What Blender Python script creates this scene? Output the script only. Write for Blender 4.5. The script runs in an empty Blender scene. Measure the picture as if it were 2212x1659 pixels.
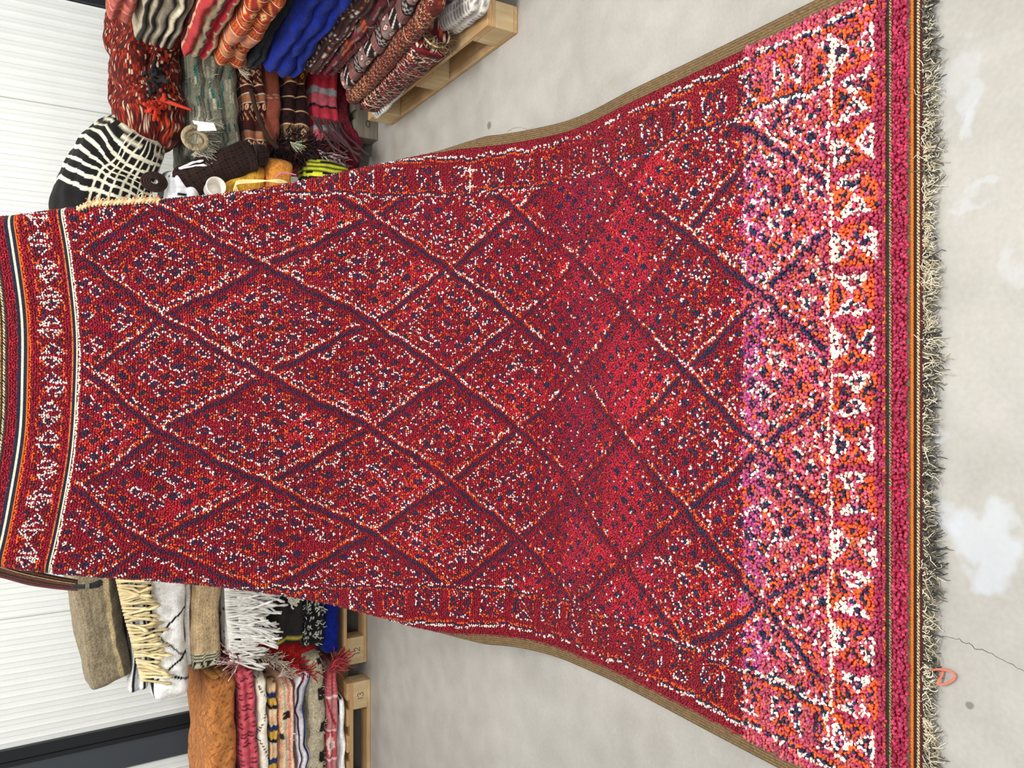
import bpy, math
import numpy as np
from mathutils import Matrix, Vector
R0 = np.random.default_rng(7)
COL = bpy.context.scene.collection
PI = math.pi

# ------------------------------------------------------------------ helpers
def hx(s):
    c = np.array([int(s[i:i+2], 16) for i in (0, 2, 4)]) / 255.
    return np.where(c <= .04045, c / 12.92, ((c + .055) / 1.055) ** 2.4)

def mesh_obj(name, V, F, C=None, mat=None, parent=None, smooth=True):
    """V (n,3), F list of (k,nverts) int arrays, C (n,3) point colours"""
    me = bpy.data.meshes.new(name)
    V = np.asarray(V, dtype=np.float32)
    F = [np.asarray(f, dtype=np.int32) for f in F if len(f)]
    nl = sum(f.size for f in F); nf = sum(len(f) for f in F)
    me.vertices.add(len(V)); me.vertices.foreach_set('co', V.ravel())
    me.loops.add(nl); me.polygons.add(nf)
    me.loops.foreach_set('vertex_index', np.concatenate([f.ravel() for f in F]))
    sizes = np.concatenate([np.full(len(f), f.shape[1], np.int32) for f in F])
    starts = np.concatenate([[0], np.cumsum(sizes)[:-1]]).astype(np.int32)
    me.polygons.foreach_set('loop_start', starts)
    me.polygons.foreach_set('use_smooth', np.full(nf, smooth))
    me.update(calc_edges=True)
    if C is not None:
        a = me.color_attributes.new('col', 'FLOAT_COLOR', 'POINT')
        cc = np.ones((len(V), 4), np.float32); cc[:, :3] = np.clip(C, 0, 1)
        a.data.foreach_set('color', cc.ravel())
    if mat: me.materials.append(mat)
    o = bpy.data.objects.new(name, me); COL.objects.link(o)
    if parent: o.parent = parent
    return o

def thing(name, label, cat, group=None):
    o = bpy.data.objects.new(name, None); COL.objects.link(o)
    o.empty_display_size = .1
    o['label'] = label; o['category'] = cat
    if group: o['group'] = group
    return o

def tag(o, label, cat, group=None):
    o['label'] = label; o['category'] = cat
    if group: o['group'] = group
    return o

def box_arr(x0, x1, y0, y1, z0, z1, b=.0):
    """bevelled box as (V,F4)"""
    if b <= 0:
        V = np.array([(x, y, z) for z in (z0, z1) for x, y in ((x0, y0), (x1, y0), (x1, y1), (x0, y1))])
        F = np.array([(3, 2, 1, 0), (4, 5, 6, 7), (0, 1, 5, 4), (1, 2, 6, 5), (2, 3, 7, 6), (3, 0, 4, 7)])
        return V, F
    rings = []
    for z, i in ((z0, b), (z0 + b, 0), (z1 - b, 0), (z1, b)):
        a, c, d, e = x0 + i, x1 - i, y0 + i, y1 - i
        k = b if i == 0 else b * .5
        rings.append([(a + k, d, z), (c - k, d, z), (c, d + k, z), (c, e - k, z), (c - k, e, z), (a + k, e, z), (a, e - k, z), (a, d + k, z)])
    V = np.array(rings).reshape(-1, 3); F = []
    for r in range(3):
        for i in range(8):
            j = (i + 1) % 8
            F.append((r * 8 + i, r * 8 + j, r * 8 + 8 + j, r * 8 + 8 + i))
    F += [(2, 1, 0, 7), (2, 7, 6, 3), (3, 6, 5, 4)]
    o = 24
    F += [(o, o + 1, o + 2, o + 7), (o + 7, o + 2, o + 3, o + 6), (o + 6, o + 3, o + 4, o + 5)]
    return V, np.array(F)

class MB:
    def __init__(s): s.V = []; s.F = {}; s.C = []; s.n = 0
    def add(s, V, Fs, C=None):
        V = np.asarray(V, float)
        for f in Fs:
            f = np.asarray(f)
            if len(f): s.F.setdefault(f.shape[1], []).append(f + s.n)
        s.V.append(V)
        s.C.append(np.broadcast_to(C if C is not None else (1, 1, 1), V.shape)); s.n += len(V)
    def box(s, *a, b=0, C=None):
        V, F = box_arr(*a, b=b); s.add(V, [F], C)
    def tube(s, P, r, k=5, C=None):
        V, F = tube_arr(P, r, k); s.add(V, F, C)
    def build(s, name, mat, parent=None, smooth=True):
        return mesh_obj(name, np.concatenate(s.V), [np.concatenate(f) for f in s.F.values()],
                        np.concatenate(s.C), mat, parent, smooth)

def frames(P):
    T = np.gradient(P, axis=0); T /= np.linalg.norm(T, axis=1)[:, None] + 1e-12
    up = np.tile(np.array([0, 0, 1.]), (len(P), 1))
    up[np.abs(T[:, 2]) > .95] = (0, 1, 0)
    S = np.cross(T, up); S /= np.linalg.norm(S, axis=1)[:, None] + 1e-12
    return T, S, np.cross(S, T)

def tube_arr(P, r, k=5):
    P = np.asarray(P, float); T, S, U = frames(P)
    for i in range(1, len(P)):
        if np.dot(S[i], S[i-1]) < 0: S[i] *= -1; U[i] *= -1
    r = np.broadcast_to(r, (len(P),))
    a = np.arange(k) * 2 * PI / k
    V = P[:, None] + r[:, None, None] * (np.cos(a)[None, :, None] * S[:, None] + np.sin(a)[None, :, None] * U[:, None])
    n = len(P); i, j = np.meshgrid(np.arange(n - 1), np.arange(k), indexing='ij'); j2 = (j + 1) % k
    F = np.stack([i * k + j, i * k + j2, (i + 1) * k + j2, (i + 1) * k + j], -1).reshape(-1, 4)
    V = np.concatenate([V.reshape(-1, 3), P[:1], P[-1:]]); jj = np.arange(k)
    c0 = np.stack([np.full(k, n * k), (jj + 1) % k, jj], 1)
    c1 = np.stack([np.full(k, n * k + 1), (n - 1) * k + jj, (n - 1) * k + (jj + 1) % k], 1)
    return V, [F, np.concatenate([c0, c1])]

def smoothpath(P, n):
    P = np.asarray(P, float); out = []
    for i in range(len(P) - 1):
        a, b = P[i], P[i+1]; m0 = (P[i+1] - P[max(i-1, 0)]) / 2; m1 = (P[min(i+2, len(P)-1)] - P[i]) / 2
        for t in np.linspace(0, 1, 24, endpoint=False):
            out.append((2*t**3-3*t**2+1)*a + (t**3-2*t**2+t)*m0 + (-2*t**3+3*t**2)*b + (t**3-t**2)*m1)
    out.append(P[-1]); out = np.array(out)
    L = np.concatenate([[0], np.cumsum(np.linalg.norm(np.diff(out, axis=0), axis=1))])
    s = np.linspace(0, L[-1], n)
    return np.stack([np.interp(s, L, out[:, k]) for k in range(out.shape[1])], 1), s

def noise3(P, sc, seed, octs=2):
    """cheap smooth vector noise from sine sums"""
    g = np.random.default_rng(seed); out = np.zeros(P.shape[:-1] + (3,)); amp = 1.
    for o in range(octs):
        for k in range(4):
            d = g.normal(size=3); d /= np.linalg.norm(d)
            out += amp * .35 * np.sin((P @ d)[..., None] * sc * (1 + .4 * k) + g.uniform(0, 6.28, 3)) 
        sc *= 2.3; amp *= .5
    return out

# ------------------------------------------------------------------ materials
def mat_new(name):
    m = bpy.data.materials.new(name); m.use_nodes = True
    nt = m.node_tree; nt.nodes.clear()
    out = nt.nodes.new('ShaderNodeOutputMaterial'); b = nt.nodes.new('ShaderNodeBsdfPrincipled')
    nt.links.new(b.outputs[0], out.inputs[0])
    return m, nt, b

def N(nt, t, **kw):
    n = nt.nodes.new(t)
    for k, v in kw.items():
        if k.startswith('i_'):
            key = k[2:]; key = int(key) if key.isdigit() else key
            n.inputs[key].default_value = v
        else: setattr(n, k, v)
    return n

def cloth_mat(name, nscale=260, bump=.5, dist=.003, var=.35, sheen=.04, big=30):
    m, nt, b = mat_new(name)
    at = N(nt, 'ShaderNodeAttribute', attribute_name='col')
    tc = N(nt, 'ShaderNodeTexCoord')
    n1 = N(nt, 'ShaderNodeTexNoise', i_Scale=nscale, i_Detail=2.0)
    n2 = N(nt, 'ShaderNodeTexNoise', i_Scale=big, i_Detail=3.0)
    nt.links.new(tc.outputs['Object'], n1.inputs['Vector']); nt.links.new(tc.outputs['Object'], n2.inputs['Vector'])
    mr = N(nt, 'ShaderNodeMapRange'); mr.inputs[1].default_value = .3; mr.inputs[2].default_value = .7
    mr.inputs[3].default_value = 1 - var; mr.inputs[4].default_value = 1 + var
    ad = N(nt, 'ShaderNodeMath', operation='MULTIPLY_ADD'); ad.inputs[1].default_value = .5
    nt.links.new(n1.outputs[0], ad.inputs[0])
    h = N(nt, 'ShaderNodeMath', operation='MULTIPLY'); h.inputs[1].default_value = .5
    nt.links.new(n2.outputs[0], h.inputs[0]); nt.links.new(h.outputs[0], ad.inputs[2])
    nt.links.new(ad.outputs[0], mr.inputs[0])
    mx = N(nt, 'ShaderNodeVectorMath', operation='SCALE')
    nt.links.new(at.outputs['Color'], mx.inputs[0]); nt.links.new(mr.outputs[0], mx.inputs['Scale'])
    nt.links.new(mx.outputs[0], b.inputs['Base Color'])
    bp = N(nt, 'ShaderNodeBump'); bp.inputs['Strength'].default_value = bump; bp.inputs['Distance'].default_value = dist
    nt.links.new(n1.outputs[0], bp.inputs['Height']); nt.links.new(bp.outputs[0], b.inputs['Normal'])
    b.inputs['Roughness'].default_value = .9
    b.inputs['Specular IOR Level'].default_value = .15
    b.inputs['Sheen Weight'].default_value = sheen
    return m

M_CLOTH = cloth_mat('woven_cloth')
M_WOOL = cloth_mat('coarse_wool', 130, .9, .008, .45, .06)
M_YARN = cloth_mat('wool_yarn', 400, .4, .002, .2, .05, 60)
M_KNOT = cloth_mat('knotted_wool_pile', 300, .3, .002, .34, .03, 14)
M_KNOT.node_tree.nodes['Principled BSDF'].inputs['Roughness'].default_value = .62
M_KNOT.node_tree.nodes['Principled BSDF'].inputs['Specular IOR Level'].default_value = .4

def wood_mat(name, c1, c2, ax):
    m, nt, b = mat_new(name)
    tc = N(nt, 'ShaderNodeTexCoord'); mp = N(nt, 'ShaderNodeMapping')
    sc = [40, 40, 60]; sc[ax] = 3.; mp.inputs['Scale'].default_value = sc
    nt.links.new(tc.outputs['Object'], mp.inputs[0])
    n = N(nt, 'ShaderNodeTexNoise', i_Scale=1.0, i_Detail=6.0, i_Distortion=.8); nt.links.new(mp.outputs[0], n.inputs['Vector'])
    n2 = N(nt, 'ShaderNodeTexNoise', i_Scale=5.0, i_Detail=2.0); nt.links.new(tc.outputs['Object'], n2.inputs['Vector'])
    mxf = N(nt, 'ShaderNodeMath', operation='MULTIPLY_ADD'); mxf.inputs[1].default_value = .33
    h = N(nt, 'ShaderNodeMath', operation='MULTIPLY'); h.inputs[1].default_value = .45
    nt.links.new(n2.outputs[0], h.inputs[0]); nt.links.new(n.outputs[0], mxf.inputs[0]); nt.links.new(h.outputs[0], mxf.inputs[2])
    cr = N(nt, 'ShaderNodeValToRGB'); cr.color_ramp.elements[0].position = .36; cr.color_ramp.elements[1].position = .62
    cr.color_ramp.elements[0].color = (*c1, 1); cr.color_ramp.elements[1].color = (*c2, 1)
    nt.links.new(mxf.outputs[0], cr.inputs[0]); nt.links.new(cr.outputs[0], b.inputs['Base Color'])
    bp = N(nt, 'ShaderNodeBump'); bp.inputs['Strength'].default_value = .4; bp.inputs['Distance'].default_value = .002
    nt.links.new(n.outputs[0], bp.inputs['Height']); nt.links.new(bp.outputs[0], b.inputs['Normal'])
    b.inputs['Roughness'].default_value = .75
    return m
WX = wood_mat('pine_wood', hx('b08a5c'), hx('e2c79a'), 0)
WY = wood_mat('pine_wood_across', hx('b08a5c'), hx('e2c79a'), 1)
WC = wood_mat('chipboard_block', hx('b59a70'), hx('dcc69c'), 2)
GX = wood_mat('grey_weathered_wood', hx('6f675a'), hx('a79c88'), 0)
GY = wood_mat('grey_weathered_wood_across', hx('6f675a'), hx('a79c88'), 1)

def plain_mat(name, col, rough=.5, spec=.5, metal=0):
    m, nt, b = mat_new(name)
    tc = N(nt, 'ShaderNodeTexCoord'); n = N(nt, 'ShaderNodeTexNoise', i_Scale=6.0, i_Detail=4.0)
    nt.links.new(tc.outputs['Object'], n.inputs['Vector'])
    mr = N(nt, 'ShaderNodeMapRange'); mr.inputs[3].default_value = .94; mr.inputs[4].default_value = 1.05
    nt.links.new(n.outputs[0], mr.inputs[0])
    rgb = N(nt, 'ShaderNodeRGB'); rgb.outputs[0].default_value = (*col, 1)
    mx = N(nt, 'ShaderNodeVectorMath', operation='SCALE'); nt.links.new(rgb.outputs[0], mx.inputs[0]); nt.links.new(mr.outputs[0], mx.inputs['Scale'])
    nt.links.new(mx.outputs[0], b.inputs['Base Color'])
    b.inputs['Roughness'].default_value = rough; b.inputs['Specular IOR Level'].default_value = spec; b.inputs['Metallic'].default_value = metal
    return m
M_WALL = plain_mat('coated_panel_white', hx('e8eae5'), .42, .45)
M_STEEL = plain_mat('painted_steel_grey', hx('3c4145'), .5, .4)
M_BLACK = plain_mat('black_trim', hx('14171a'), .45, .4)
M_INK = plain_mat('marker_ink', hx('2a2420'), .8, .1)
M_PAPER = plain_mat('white_paper', hx('f0f0f4'), .8, .2)
M_CERAMIC = plain_mat('white_ceramic', hx('efe8dc'), .3, .5)

def floor_mat():
    m, nt, b = mat_new('polished_concrete')
    tc = N(nt, 'ShaderNodeTexCoord')
    def noise(sc, det, dist=0.):
        n = N(nt, 'ShaderNodeTexNoise', i_Scale=sc, i_Detail=det, i_Distortion=dist); nt.links.new(tc.outputs['Object'], n.inputs['Vector']); return n.outputs[0]
    a, c, d = noise(1.3, 4, .6), noise(9, 6, .3), noise(90, 3)
    s1 = N(nt, 'ShaderNodeMath', operation='MULTIPLY_ADD'); s1.inputs[1].default_value = .5
    s2 = N(nt, 'ShaderNodeMath', operation='MULTIPLY_ADD'); s2.inputs[1].default_value = .32
    s3 = N(nt, 'ShaderNodeMath', operation='MULTIPLY'); s3.inputs[1].default_value = .18
    nt.links.new(d, s3.inputs[0]); nt.links.new(c, s2.inputs[0]); nt.links.new(s3.outputs[0], s2.inputs[2])
    nt.links.new(a, s1.inputs[0]); nt.links.new(s2.outputs[0], s1.inputs[2])
    cr = N(nt, 'ShaderNodeValToRGB'); e = cr.color_ramp.elements
    e[0].position = .36; e[0].color = (*hx('949088'), 1); e[1].position = .66; e[1].color = (*hx('aeaaa3'), 1)
    nt.links.new(s1.outputs[0], cr.inputs[0]); colr = cr.outputs[0]
    # pale worn repair patches and a few dark spots, each with a place of its own
    wob = N(nt, 'ShaderNodeTexNoise', i_Scale=11.0, i_Detail=5.0); nt.links.new(tc.outputs['Object'], wob.inputs['Vector'])
    sub = N(nt, 'ShaderNodeVectorMath', operation='SUBTRACT'); sub.inputs[1].default_value = (.5, .5, .5); nt.links.new(wob.outputs['Color'], sub.inputs[0])
    def patch(colr, x, y, rad, dark, wobf, amt, soft=.5):
        sc = N(nt, 'ShaderNodeVectorMath', operation='SCALE'); sc.inputs['Scale'].default_value = wobf; nt.links.new(sub.outputs[0], sc.inputs[0])
        ad = N(nt, 'ShaderNodeVectorMath', operation='ADD'); nt.links.new(tc.outputs['Object'], ad.inputs[0]); nt.links.new(sc.outputs[0], ad.inputs[1])
        dd = N(nt, 'ShaderNodeVectorMath', operation='DISTANCE'); dd.inputs[1].default_value = (x, y, 0); nt.links.new(ad.outputs[0], dd.inputs[0])
        mr = N(nt, 'ShaderNodeMapRange', interpolation_type='SMOOTHSTEP'); mr.inputs[1].default_value = rad * soft; mr.inputs[2].default_value = rad
        mr.inputs[3].default_value = amt; mr.inputs[4].default_value = 0; nt.links.new(dd.outputs['Value'], mr.inputs[0])
        mx = N(nt, 'ShaderNodeMix', data_type='RGBA'); nt.links.new(mr.outputs[0], mx.inputs[0]); nt.links.new(colr, mx.inputs[6])
        mx.inputs[7].default_value = (*dark, 1); return mx.outputs[2]
    pale = hx('b9c0c8')
    for x, y, r, am in ((-.30, .79, .085, .5), (-.27, .86, .05, .35), (.535, .80, .05, .28), (.60, .84, .06, .2), (.50, .78, .035, .3), (-.1, .86, .04, .25), (.2, .72, .05, .2), (.35, .80, .03, .25)):
        colr = patch(colr, x, y, r, pale, .22, am)
    for x, y, r in ((1.03, 2.66, .02), (1.02, 3.0, .012), (-.62, .80, .01), (.70, 2.98, .01)):
        colr = patch(colr, x, y, r, hx('5a544c'), .02, .7)
    nt.links.new(colr, b.inputs['Base Color'])
    rr = N(nt, 'ShaderNodeMapRange'); rr.inputs[3].default_value = .38; rr.inputs[4].default_value = .62; nt.links.new(c, rr.inputs[0])
    nt.links.new(rr.outputs[0], b.inputs['Roughness']); b.inputs['Specular IOR Level'].default_value = .4
    bp = N(nt, 'ShaderNodeBump'); bp.inputs['Strength'].default_value = .12; bp.inputs['Distance'].default_value = .002
    nt.links.new(d, bp.inputs['Height']); nt.links.new(bp.outputs[0], b.inputs['Normal'])
    return m

# ------------------------------------------------------------------ the room
def structure(o): o['kind'] = 'structure'; return o
mb = MB(); mb.box(-3.4, 3.4, -1.2, 5.4, -.1, 0)
floor = structure(mb.build('floor', floor_mat(), smooth=False))
# hairline cracks in the slab
def crack(pts, w, seed):
    g = np.random.default_rng(seed); P, s = smoothpath([(x, y, .0006) for x, y in pts], 50)
    P[:, :2] += g.normal(0, .0018, (50, 2)); T, S, U = frames(P); ww = w * g.uniform(.4, 1.2, 50)[:, None]
    V = np.concatenate([P + S * ww, P - S * ww]); i = np.arange(49)
    return V, np.stack([i, i + 1, i + 51, i + 50], 1)
for pts, w in (([(-.495, .90), (-.503, .873), (-.50, .83), (-.505, .78), (-.52, .70), (-.50, .6)], .0005),
               ([(.93, 2.35), (.97, 2.5), (.92, 2.6), (.98, 2.72)], .0004)):
    V, F = crack(pts, w, 3); structure(mesh_obj('floor_crack', V, [F], None, M_INK, floor))

# back wall: vertically ribbed insulated panels between dark steel posts
def wall_panels(x0, x1, seams):
    y = 5.2; pitch = .0647; xs = []; ys = []
    x = x0
    while x < x1:
        xs += [x, x + .027, x + .030, x + .033, x + .036, x + .0585, x + .0605, x + .0625]
        ys += [0, 0, -.007, -.007, 0, 0, .005, 0]
        x += pitch
    for sx in seams: xs += [sx - .003, sx - .0015, sx + .0015, sx + .003]; ys += [0, .012, .012, 0]
    a = np.array(xs); o = np.argsort(a, kind='stable'); a = a[o]; b = np.array(ys)[o] + y
    keep = a < x1; a, b = a[keep], b[keep]; n = len(a)
    V = np.concatenate([np.stack([a, b, np.full(n, 0.)], 1), np.stack([a, b, np.full(n, 3.2)], 1),
                        np.array([(a[-1], y + .1, 0), (a[0], y + .1, 0), (a[-1], y + .1, 3.2), (a[0], y + .1, 3.2)])])
    i = np.arange(n - 1); F = np.stack([i, i + 1, i + 1 + n, i + n], 1)
    F = np.concatenate([F, [(n - 1, 2 * n, 2 * n + 2, 2 * n - 1), (2 * n, 2 * n + 1, 2 * n + 3, 2 * n + 2), (2 * n + 1, 0, n, 2 * n + 3)]])
    return V, F
for nm, x0, x1, seams in (('wall_back', -2.06, 2.25, (-1.33, -.33, .67, 1.62)), ('wall_back_left', -3.4, -2.32, (-3.1,)), ('wall_back_right', 2.5, 3.4, ())):
    V, F = wall_panels(x0, x1, seams); structure(mesh_obj(nm, V, [F], None, M_WALL, smooth=False))
for nm, xa, xb in (('trim_1', -2.32, -2.06), ('trim_2', 2.25, 2.50)):
    mb = MB(); mb.box(xa, xb, 5.185, 5.3, 0, 3.2, b=.004)
    p = structure(mb.build(nm, M_STEEL, smooth=False))
    mb = MB(); e = xb if nm == 'trim_1' else xa; d = -1 if nm == 'trim_1' else 1
    a, c = sorted((e, e + d * .065)); mb.box(a, c, 5.165, 5.184, 0, 3.2, b=.003)
    a, c = sorted((e + d * .072, e + d * .10)); mb.box(a, c, 5.174, 5.184, 0, 3.2, b=.002)
    structure(mb.build('trim_flange', M_BLACK, p, smooth=False))

# ------------------------------------------------------------------ the big knotted rug
CTL = np.array([(.80, .012), (.9147, .012), (1.3, .012), (1.7, .012), (2.0, .014), (2.14, .035), (2.27, .10), (2.38, .20), (2.49, .34),
                (2.60, .52), (2.70, .76), (2.775, 1.02), (2.835, 1.25), (2.88, 1.42), (2.93, 1.58), (2.99, 1.74), (3.04, 1.86)])
_P, _ = smoothpath(CTL, 900)
_L = np.concatenate([[0], np.cumsum(np.linalg.norm(np.diff(_P, axis=0), axis=1))]); _L -= np.interp(.9147, _P[:, 0], _L)
_T = np.gradient(_P, axis=0); _T /= np.linalg.norm(_T, axis=1)[:, None]
HALF = .90
def half_b(v):  # visible half width; what lies beyond is curled back behind
    return np.interp(v, [0, 1.35, 1.5, 1.60, 1.80, 2.08, 2.30, 2.45, 2.62, 2.85, 3.2],
                     [.93, .93, .905, .885, .84, .765, .708, .672, .638, .598, .53])
def sstep(x, a, b): t = np.clip((x - a) / (b - a), 0, 1); return t * t * (3 - 2 * t)
def surf(u, v):
    """rug coordinates (metres) -> point, along-direction, normal"""
    u, v = np.broadcast_arrays(np.asarray(u, float), np.asarray(v, float))
    y = np.interp(v, _L, _P[:, 0]); z = np.interp(v, _L, _P[:, 1])
    ty = np.interp(v, _L, _T[:, 0]); tz = np.interp(v, _L, _T[:, 1])
    ny, nz = -tz, ty                                  # faces up / towards the camera
    b = half_b(v); r = .045 * np.clip((.93 - b) / .06, .05, 1); s = np.sign(u); a = np.abs(u)
    curl = b < .93
    e = np.where(curl, np.maximum(a - (b - r), 0), 0); th = np.minimum(e / r, 2.3); rest = np.maximum(e - r * 2.3, 0)
    x = np.where(e > 0, b - r + r * np.sin(th) + rest * math.cos(2.3), a)
    back = r * (1 - np.cos(th)) + rest * math.sin(2.3)
    X = s * x - .022
    k = sstep(v, 2.15, 2.95); uc = np.clip(u, -b, b)
    up = k * (-.033 * uc + .211 * uc ** 2)
    # soft buckles
    w = .006 * np.sin(5.1 * u + 3.3 * v + .5) * sstep(v, .3, .9) + .009 * np.sin(9 * v + 2.2 * u) * sstep(v, .8, 1.2) * (1 - sstep(v, 2.0, 2.4))
    w += .012 * np.sin(4.2 * u + 1.3) * sstep(v, 1.3, 2.2) + .004 * np.sin(17 * u - 6 * v) * sstep(v, 1.0, 1.6)
    w = w + .006 * (1 - sstep(v, 1.2, 1.5))
    d = w - back
    P = np.stack([X, y + ny * d + ty * up, z + nz * d + tz * up], -1)
    cn = np.cos(th); sn = np.sin(th)
    Nn = np.stack([s * sn, ny * cn, nz * cn], -1); Tn = np.stack([np.zeros_like(u), ty, tz], -1)
    return P, Tn, Nn

CR, CRB, PK, SAL = hx('78061a'), hx('a00c2a'), hx('a83854'), hx('c05a56')
DK, NV, WH, OR, PU, MAG = hx('7c0a1c'), hx('1a2140'), hx('efe3d2'), hx('dc5a1e'), hx('b04c92'), hx('a8143c')
VN = np.array([-.13, .12, .365, .632, .885, 1.14, 1.377, 1.635, 1.906, 2.281, 2.603, 2.827, 3.1])
def rug_colour(u, v, g):
    n = u.shape
    wu = u + .004 * np.sin(v * 23 + 3) + .003 * np.sin(v * 61 + u * 9); wv = v + .004 * np.sin(u * 19 + 1) + .003 * np.sin(u * 47 + v * 7)
    # ground
    C = CR + (CRB - CR) * g.random(n)[..., None] * .8
    patch = (np.sin(wu * 8.5 + 2) * np.sin(wv * 9.4 + .6) + .5 * np.sin(wu * 19 + wv * 11))[..., None]
    C = np.where(patch > .55, C * .5 + hx('c82830') * .5, C)
    C = np.where(patch < -.6, C * .45 + hx('8a0c2c') * .55, C)
    band = (sstep(v, .74, .82) * (1 - sstep(v, .93, 1.02)))[..., None]; C = C * (1 - band) + (hx('b81c34') * .6 + .4 * C) * band
    mg = (sstep(v, 1.0, 1.06) * (1 - sstep(v, 1.16, 1.22)))[..., None]; C = C * (1 - mg) + (hx('8c0a34') * .45 + .55 * C) * mg
    fade = (1 - sstep(v + .01 * np.sin(u * 14), .395, .445))[..., None]
    pal = g.random(n)[..., None]; fc = np.where(pal < .45, PK, np.where(pal < .8, SAL, hx('c65a78')))
    C = C * (1 - fade) + fc * fade
    pur = (sstep(v, .34, .39) * (1 - sstep(v + .01 * np.sin(u * 14), .42, .45)))[..., None] * .55; C = C * (1 - pur) + PU * pur
    faded = v < .43
    # phase of the big lattice
    ph = np.interp(wv, VN, np.arange(-1, 12)); uu = (wu + .14) / .378
    # A rows (odd phase = 1,3..) at u=-.14, B rows at u=+.05
    p = uu + (ph - 1) / 2; q = uu - (ph - 1) / 2
    p, q = p, q
    fp, fq = p - np.round(p), q - np.round(q); L = .306
    dp, dq = fp * L * 1.0, fq * L * 1.0             # approx metres to nearest line
    # small diamonds
    K = 7.0
    ap, aq = (p * K) % 1 - .5, (q * K) % 1 - .5
    cp, cq = np.floor(p * K).astype(int), np.floor(q * K).astype(int)
    ring = np.minimum(np.minimum(cp % 7, 6 - cp % 7), np.minimum(cq % 7, 6 - cq % 7))
    big = (np.floor(p).astype(int) * 7 + np.floor(q).astype(int) * 13)
    m = np.maximum(np.abs(ap), np.abs(aq))
    out = np.where(((ring + big) % 2 == 0)[..., None], WH, OR)
    field = (np.abs(u) < .69) & (v > .185) & (v < 2.855)
    rnd = g.random(n)
    faint = (sstep(v, .6, .85) * (1 - sstep(v, 1.2, 1.4)))
    cell = np.random.default_rng(77).random((101, 103))[cp % 101, cq % 103]
    on = field & (rnd > .12 + .6 * faint)
    clear = sstep(v, 2.1, 2.5); C = np.where((on & (m > .26) & (m <= .41) & (cell > .08) & (rnd < .74 + .22 * clear - .16 * faded))[..., None], out, C)
    C = np.where((field & (m > .06) & (m <= .26) & (cell > .04) & (rnd < .90 + .06 * clear - .2 * faint - .12 * faded))[..., None], NV, C)
    sp = g.random(n); C = np.where((field & (v < 2.45) & (sp < .045 - .02 * faint))[..., None], WH * .9, C); C = np.where((field & (v < 2.5) & (sp > .955))[..., None], OR, C)
    # lattice lines: navy core, red guard, orange/cream dotted edge
    for d, o, sgn in ((dp, dq, 1), (dq, dp, -1)):
        C = np.where((field & (np.abs(d) < .018))[..., None], np.where(faded[..., None], fc * .9, CR + (CRB - CR) * .2), C)
        C = np.where((field & (np.abs(d) < .0060) & (rnd < .93 - .45 * faint))[..., None], NV, C)
        edge = field & (np.abs(np.abs(d) - .0175) < .0038) & (rnd < np.where(d > 0, .97, .8) - .55 * faint)
        ocol = np.where((g.random(n) < .42 + .2 * np.sin(big))[..., None], WH, OR)
        strong = (d > 0) | (np.sin(big * 2.3) > .2)
        C = np.where((edge & strong)[..., None], ocol, C)
    keepc = np.zeros(n, bool)
    for d in (dp, dq): keepc |= field & (np.abs(np.abs(d) - .0175) < .0038) & (d > 0)
    # side borders
    au = np.abs(wu)
    brd = (au >= .69) & (v > .06) & (v < 2.95)
    base = C.copy()
    rc = np.where(faded[..., None], fc, CR + (CRB - CR) * g.random(n)[..., None] * .5)
    C = np.where(brd[..., None], rc, C)
    def box(C, a, c, mask, odd, w=.16, gp=.12, bars=False):
        tri = np.abs(a) > np.abs(c); ins = (np.abs(a) <= 1) & (np.abs(c) <= 1) & mask
        o1 = np.where(odd[..., None], OR, WH); o2 = np.where(odd[..., None], WH, OR)
        dg = np.abs(np.abs(a) - np.abs(c)); diag = (dg < w + gp) & (dg >= gp); gap = dg < gp; rim = np.maximum(np.abs(a), np.abs(c)) > 1 - w
        keep = np.minimum(np.abs(a), np.abs(c)) 
        fill = np.where(tri[..., None], NV, NV)
        inn = (np.maximum(np.abs(a), np.abs(c)) > .25)
        C = np.where((ins & inn)[..., None], fill, C)
        C = np.where((ins & gap)[..., None], rc, C)
        C = np.where((ins & ~gap & (diag | rim) & (rnd < .93))[..., None], np.where(tri[..., None], o1, o2), C)
        mid = ins & (np.abs(np.maximum(np.abs(a), np.abs(c)) - .62) < .13) & (np.minimum(np.abs(a), np.abs(c)) < .16)
        if bars: C = np.where((ins & tri & ((np.abs(a) < .45) | (g.random(n) < .3)))[..., None], rc, C)
        return np.where(mid[..., None], rc, C)
    per = .118; kb = np.floor(wv / per).astype(int); cc = ((wv / per) % 1 - .5) * 2 / .72; aa = (au - .752) / .048
    C = box(C, aa, cc, brd & (rnd > .05 + .35 * faint), (kb % 2) == 0)
    for uu0, cols in ((.694, (WH, NV, OR)), (.818, (OR, NV, WH))):
        for k, cl in enumerate(cols):
            C = np.where((brd & (np.abs(au - uu0 - .0075 * k) < .0038) & (rnd < .9 - .5 * faint))[..., None], cl, C)
    # near end: motif band, guard lines
    end = (wv < .178) & (np.abs(u) < .80)
    C = np.where(end[..., None], np.where((g.random(n) < .5)[..., None], PK, hx('a02c4a')), C)
    ke = np.floor((wu + 2) / .108).astype(int); ca = (((wu + 2) / .108) % 1 - .5) * 2 / .82; av = (wv - .120) / .050
    C = box(C, av, ca, end & (rnd < .985), (ke % 2) == 0, .24, .07)
    C = np.where((np.abs(wv - .178) < .004)[..., None] & (np.abs(u) < .80)[..., None], hx('f2ddc0'), C)
    C = np.where((wv < .062)[..., None], np.where((g.random(n) < .6)[..., None], hx('8c1a3c'), hx('a22c4c')), C)
    C = np.where((v < .030)[..., None], np.where((g.random(n) < .6)[..., None], hx('941a3a'), hx('a83050')), C)
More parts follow.
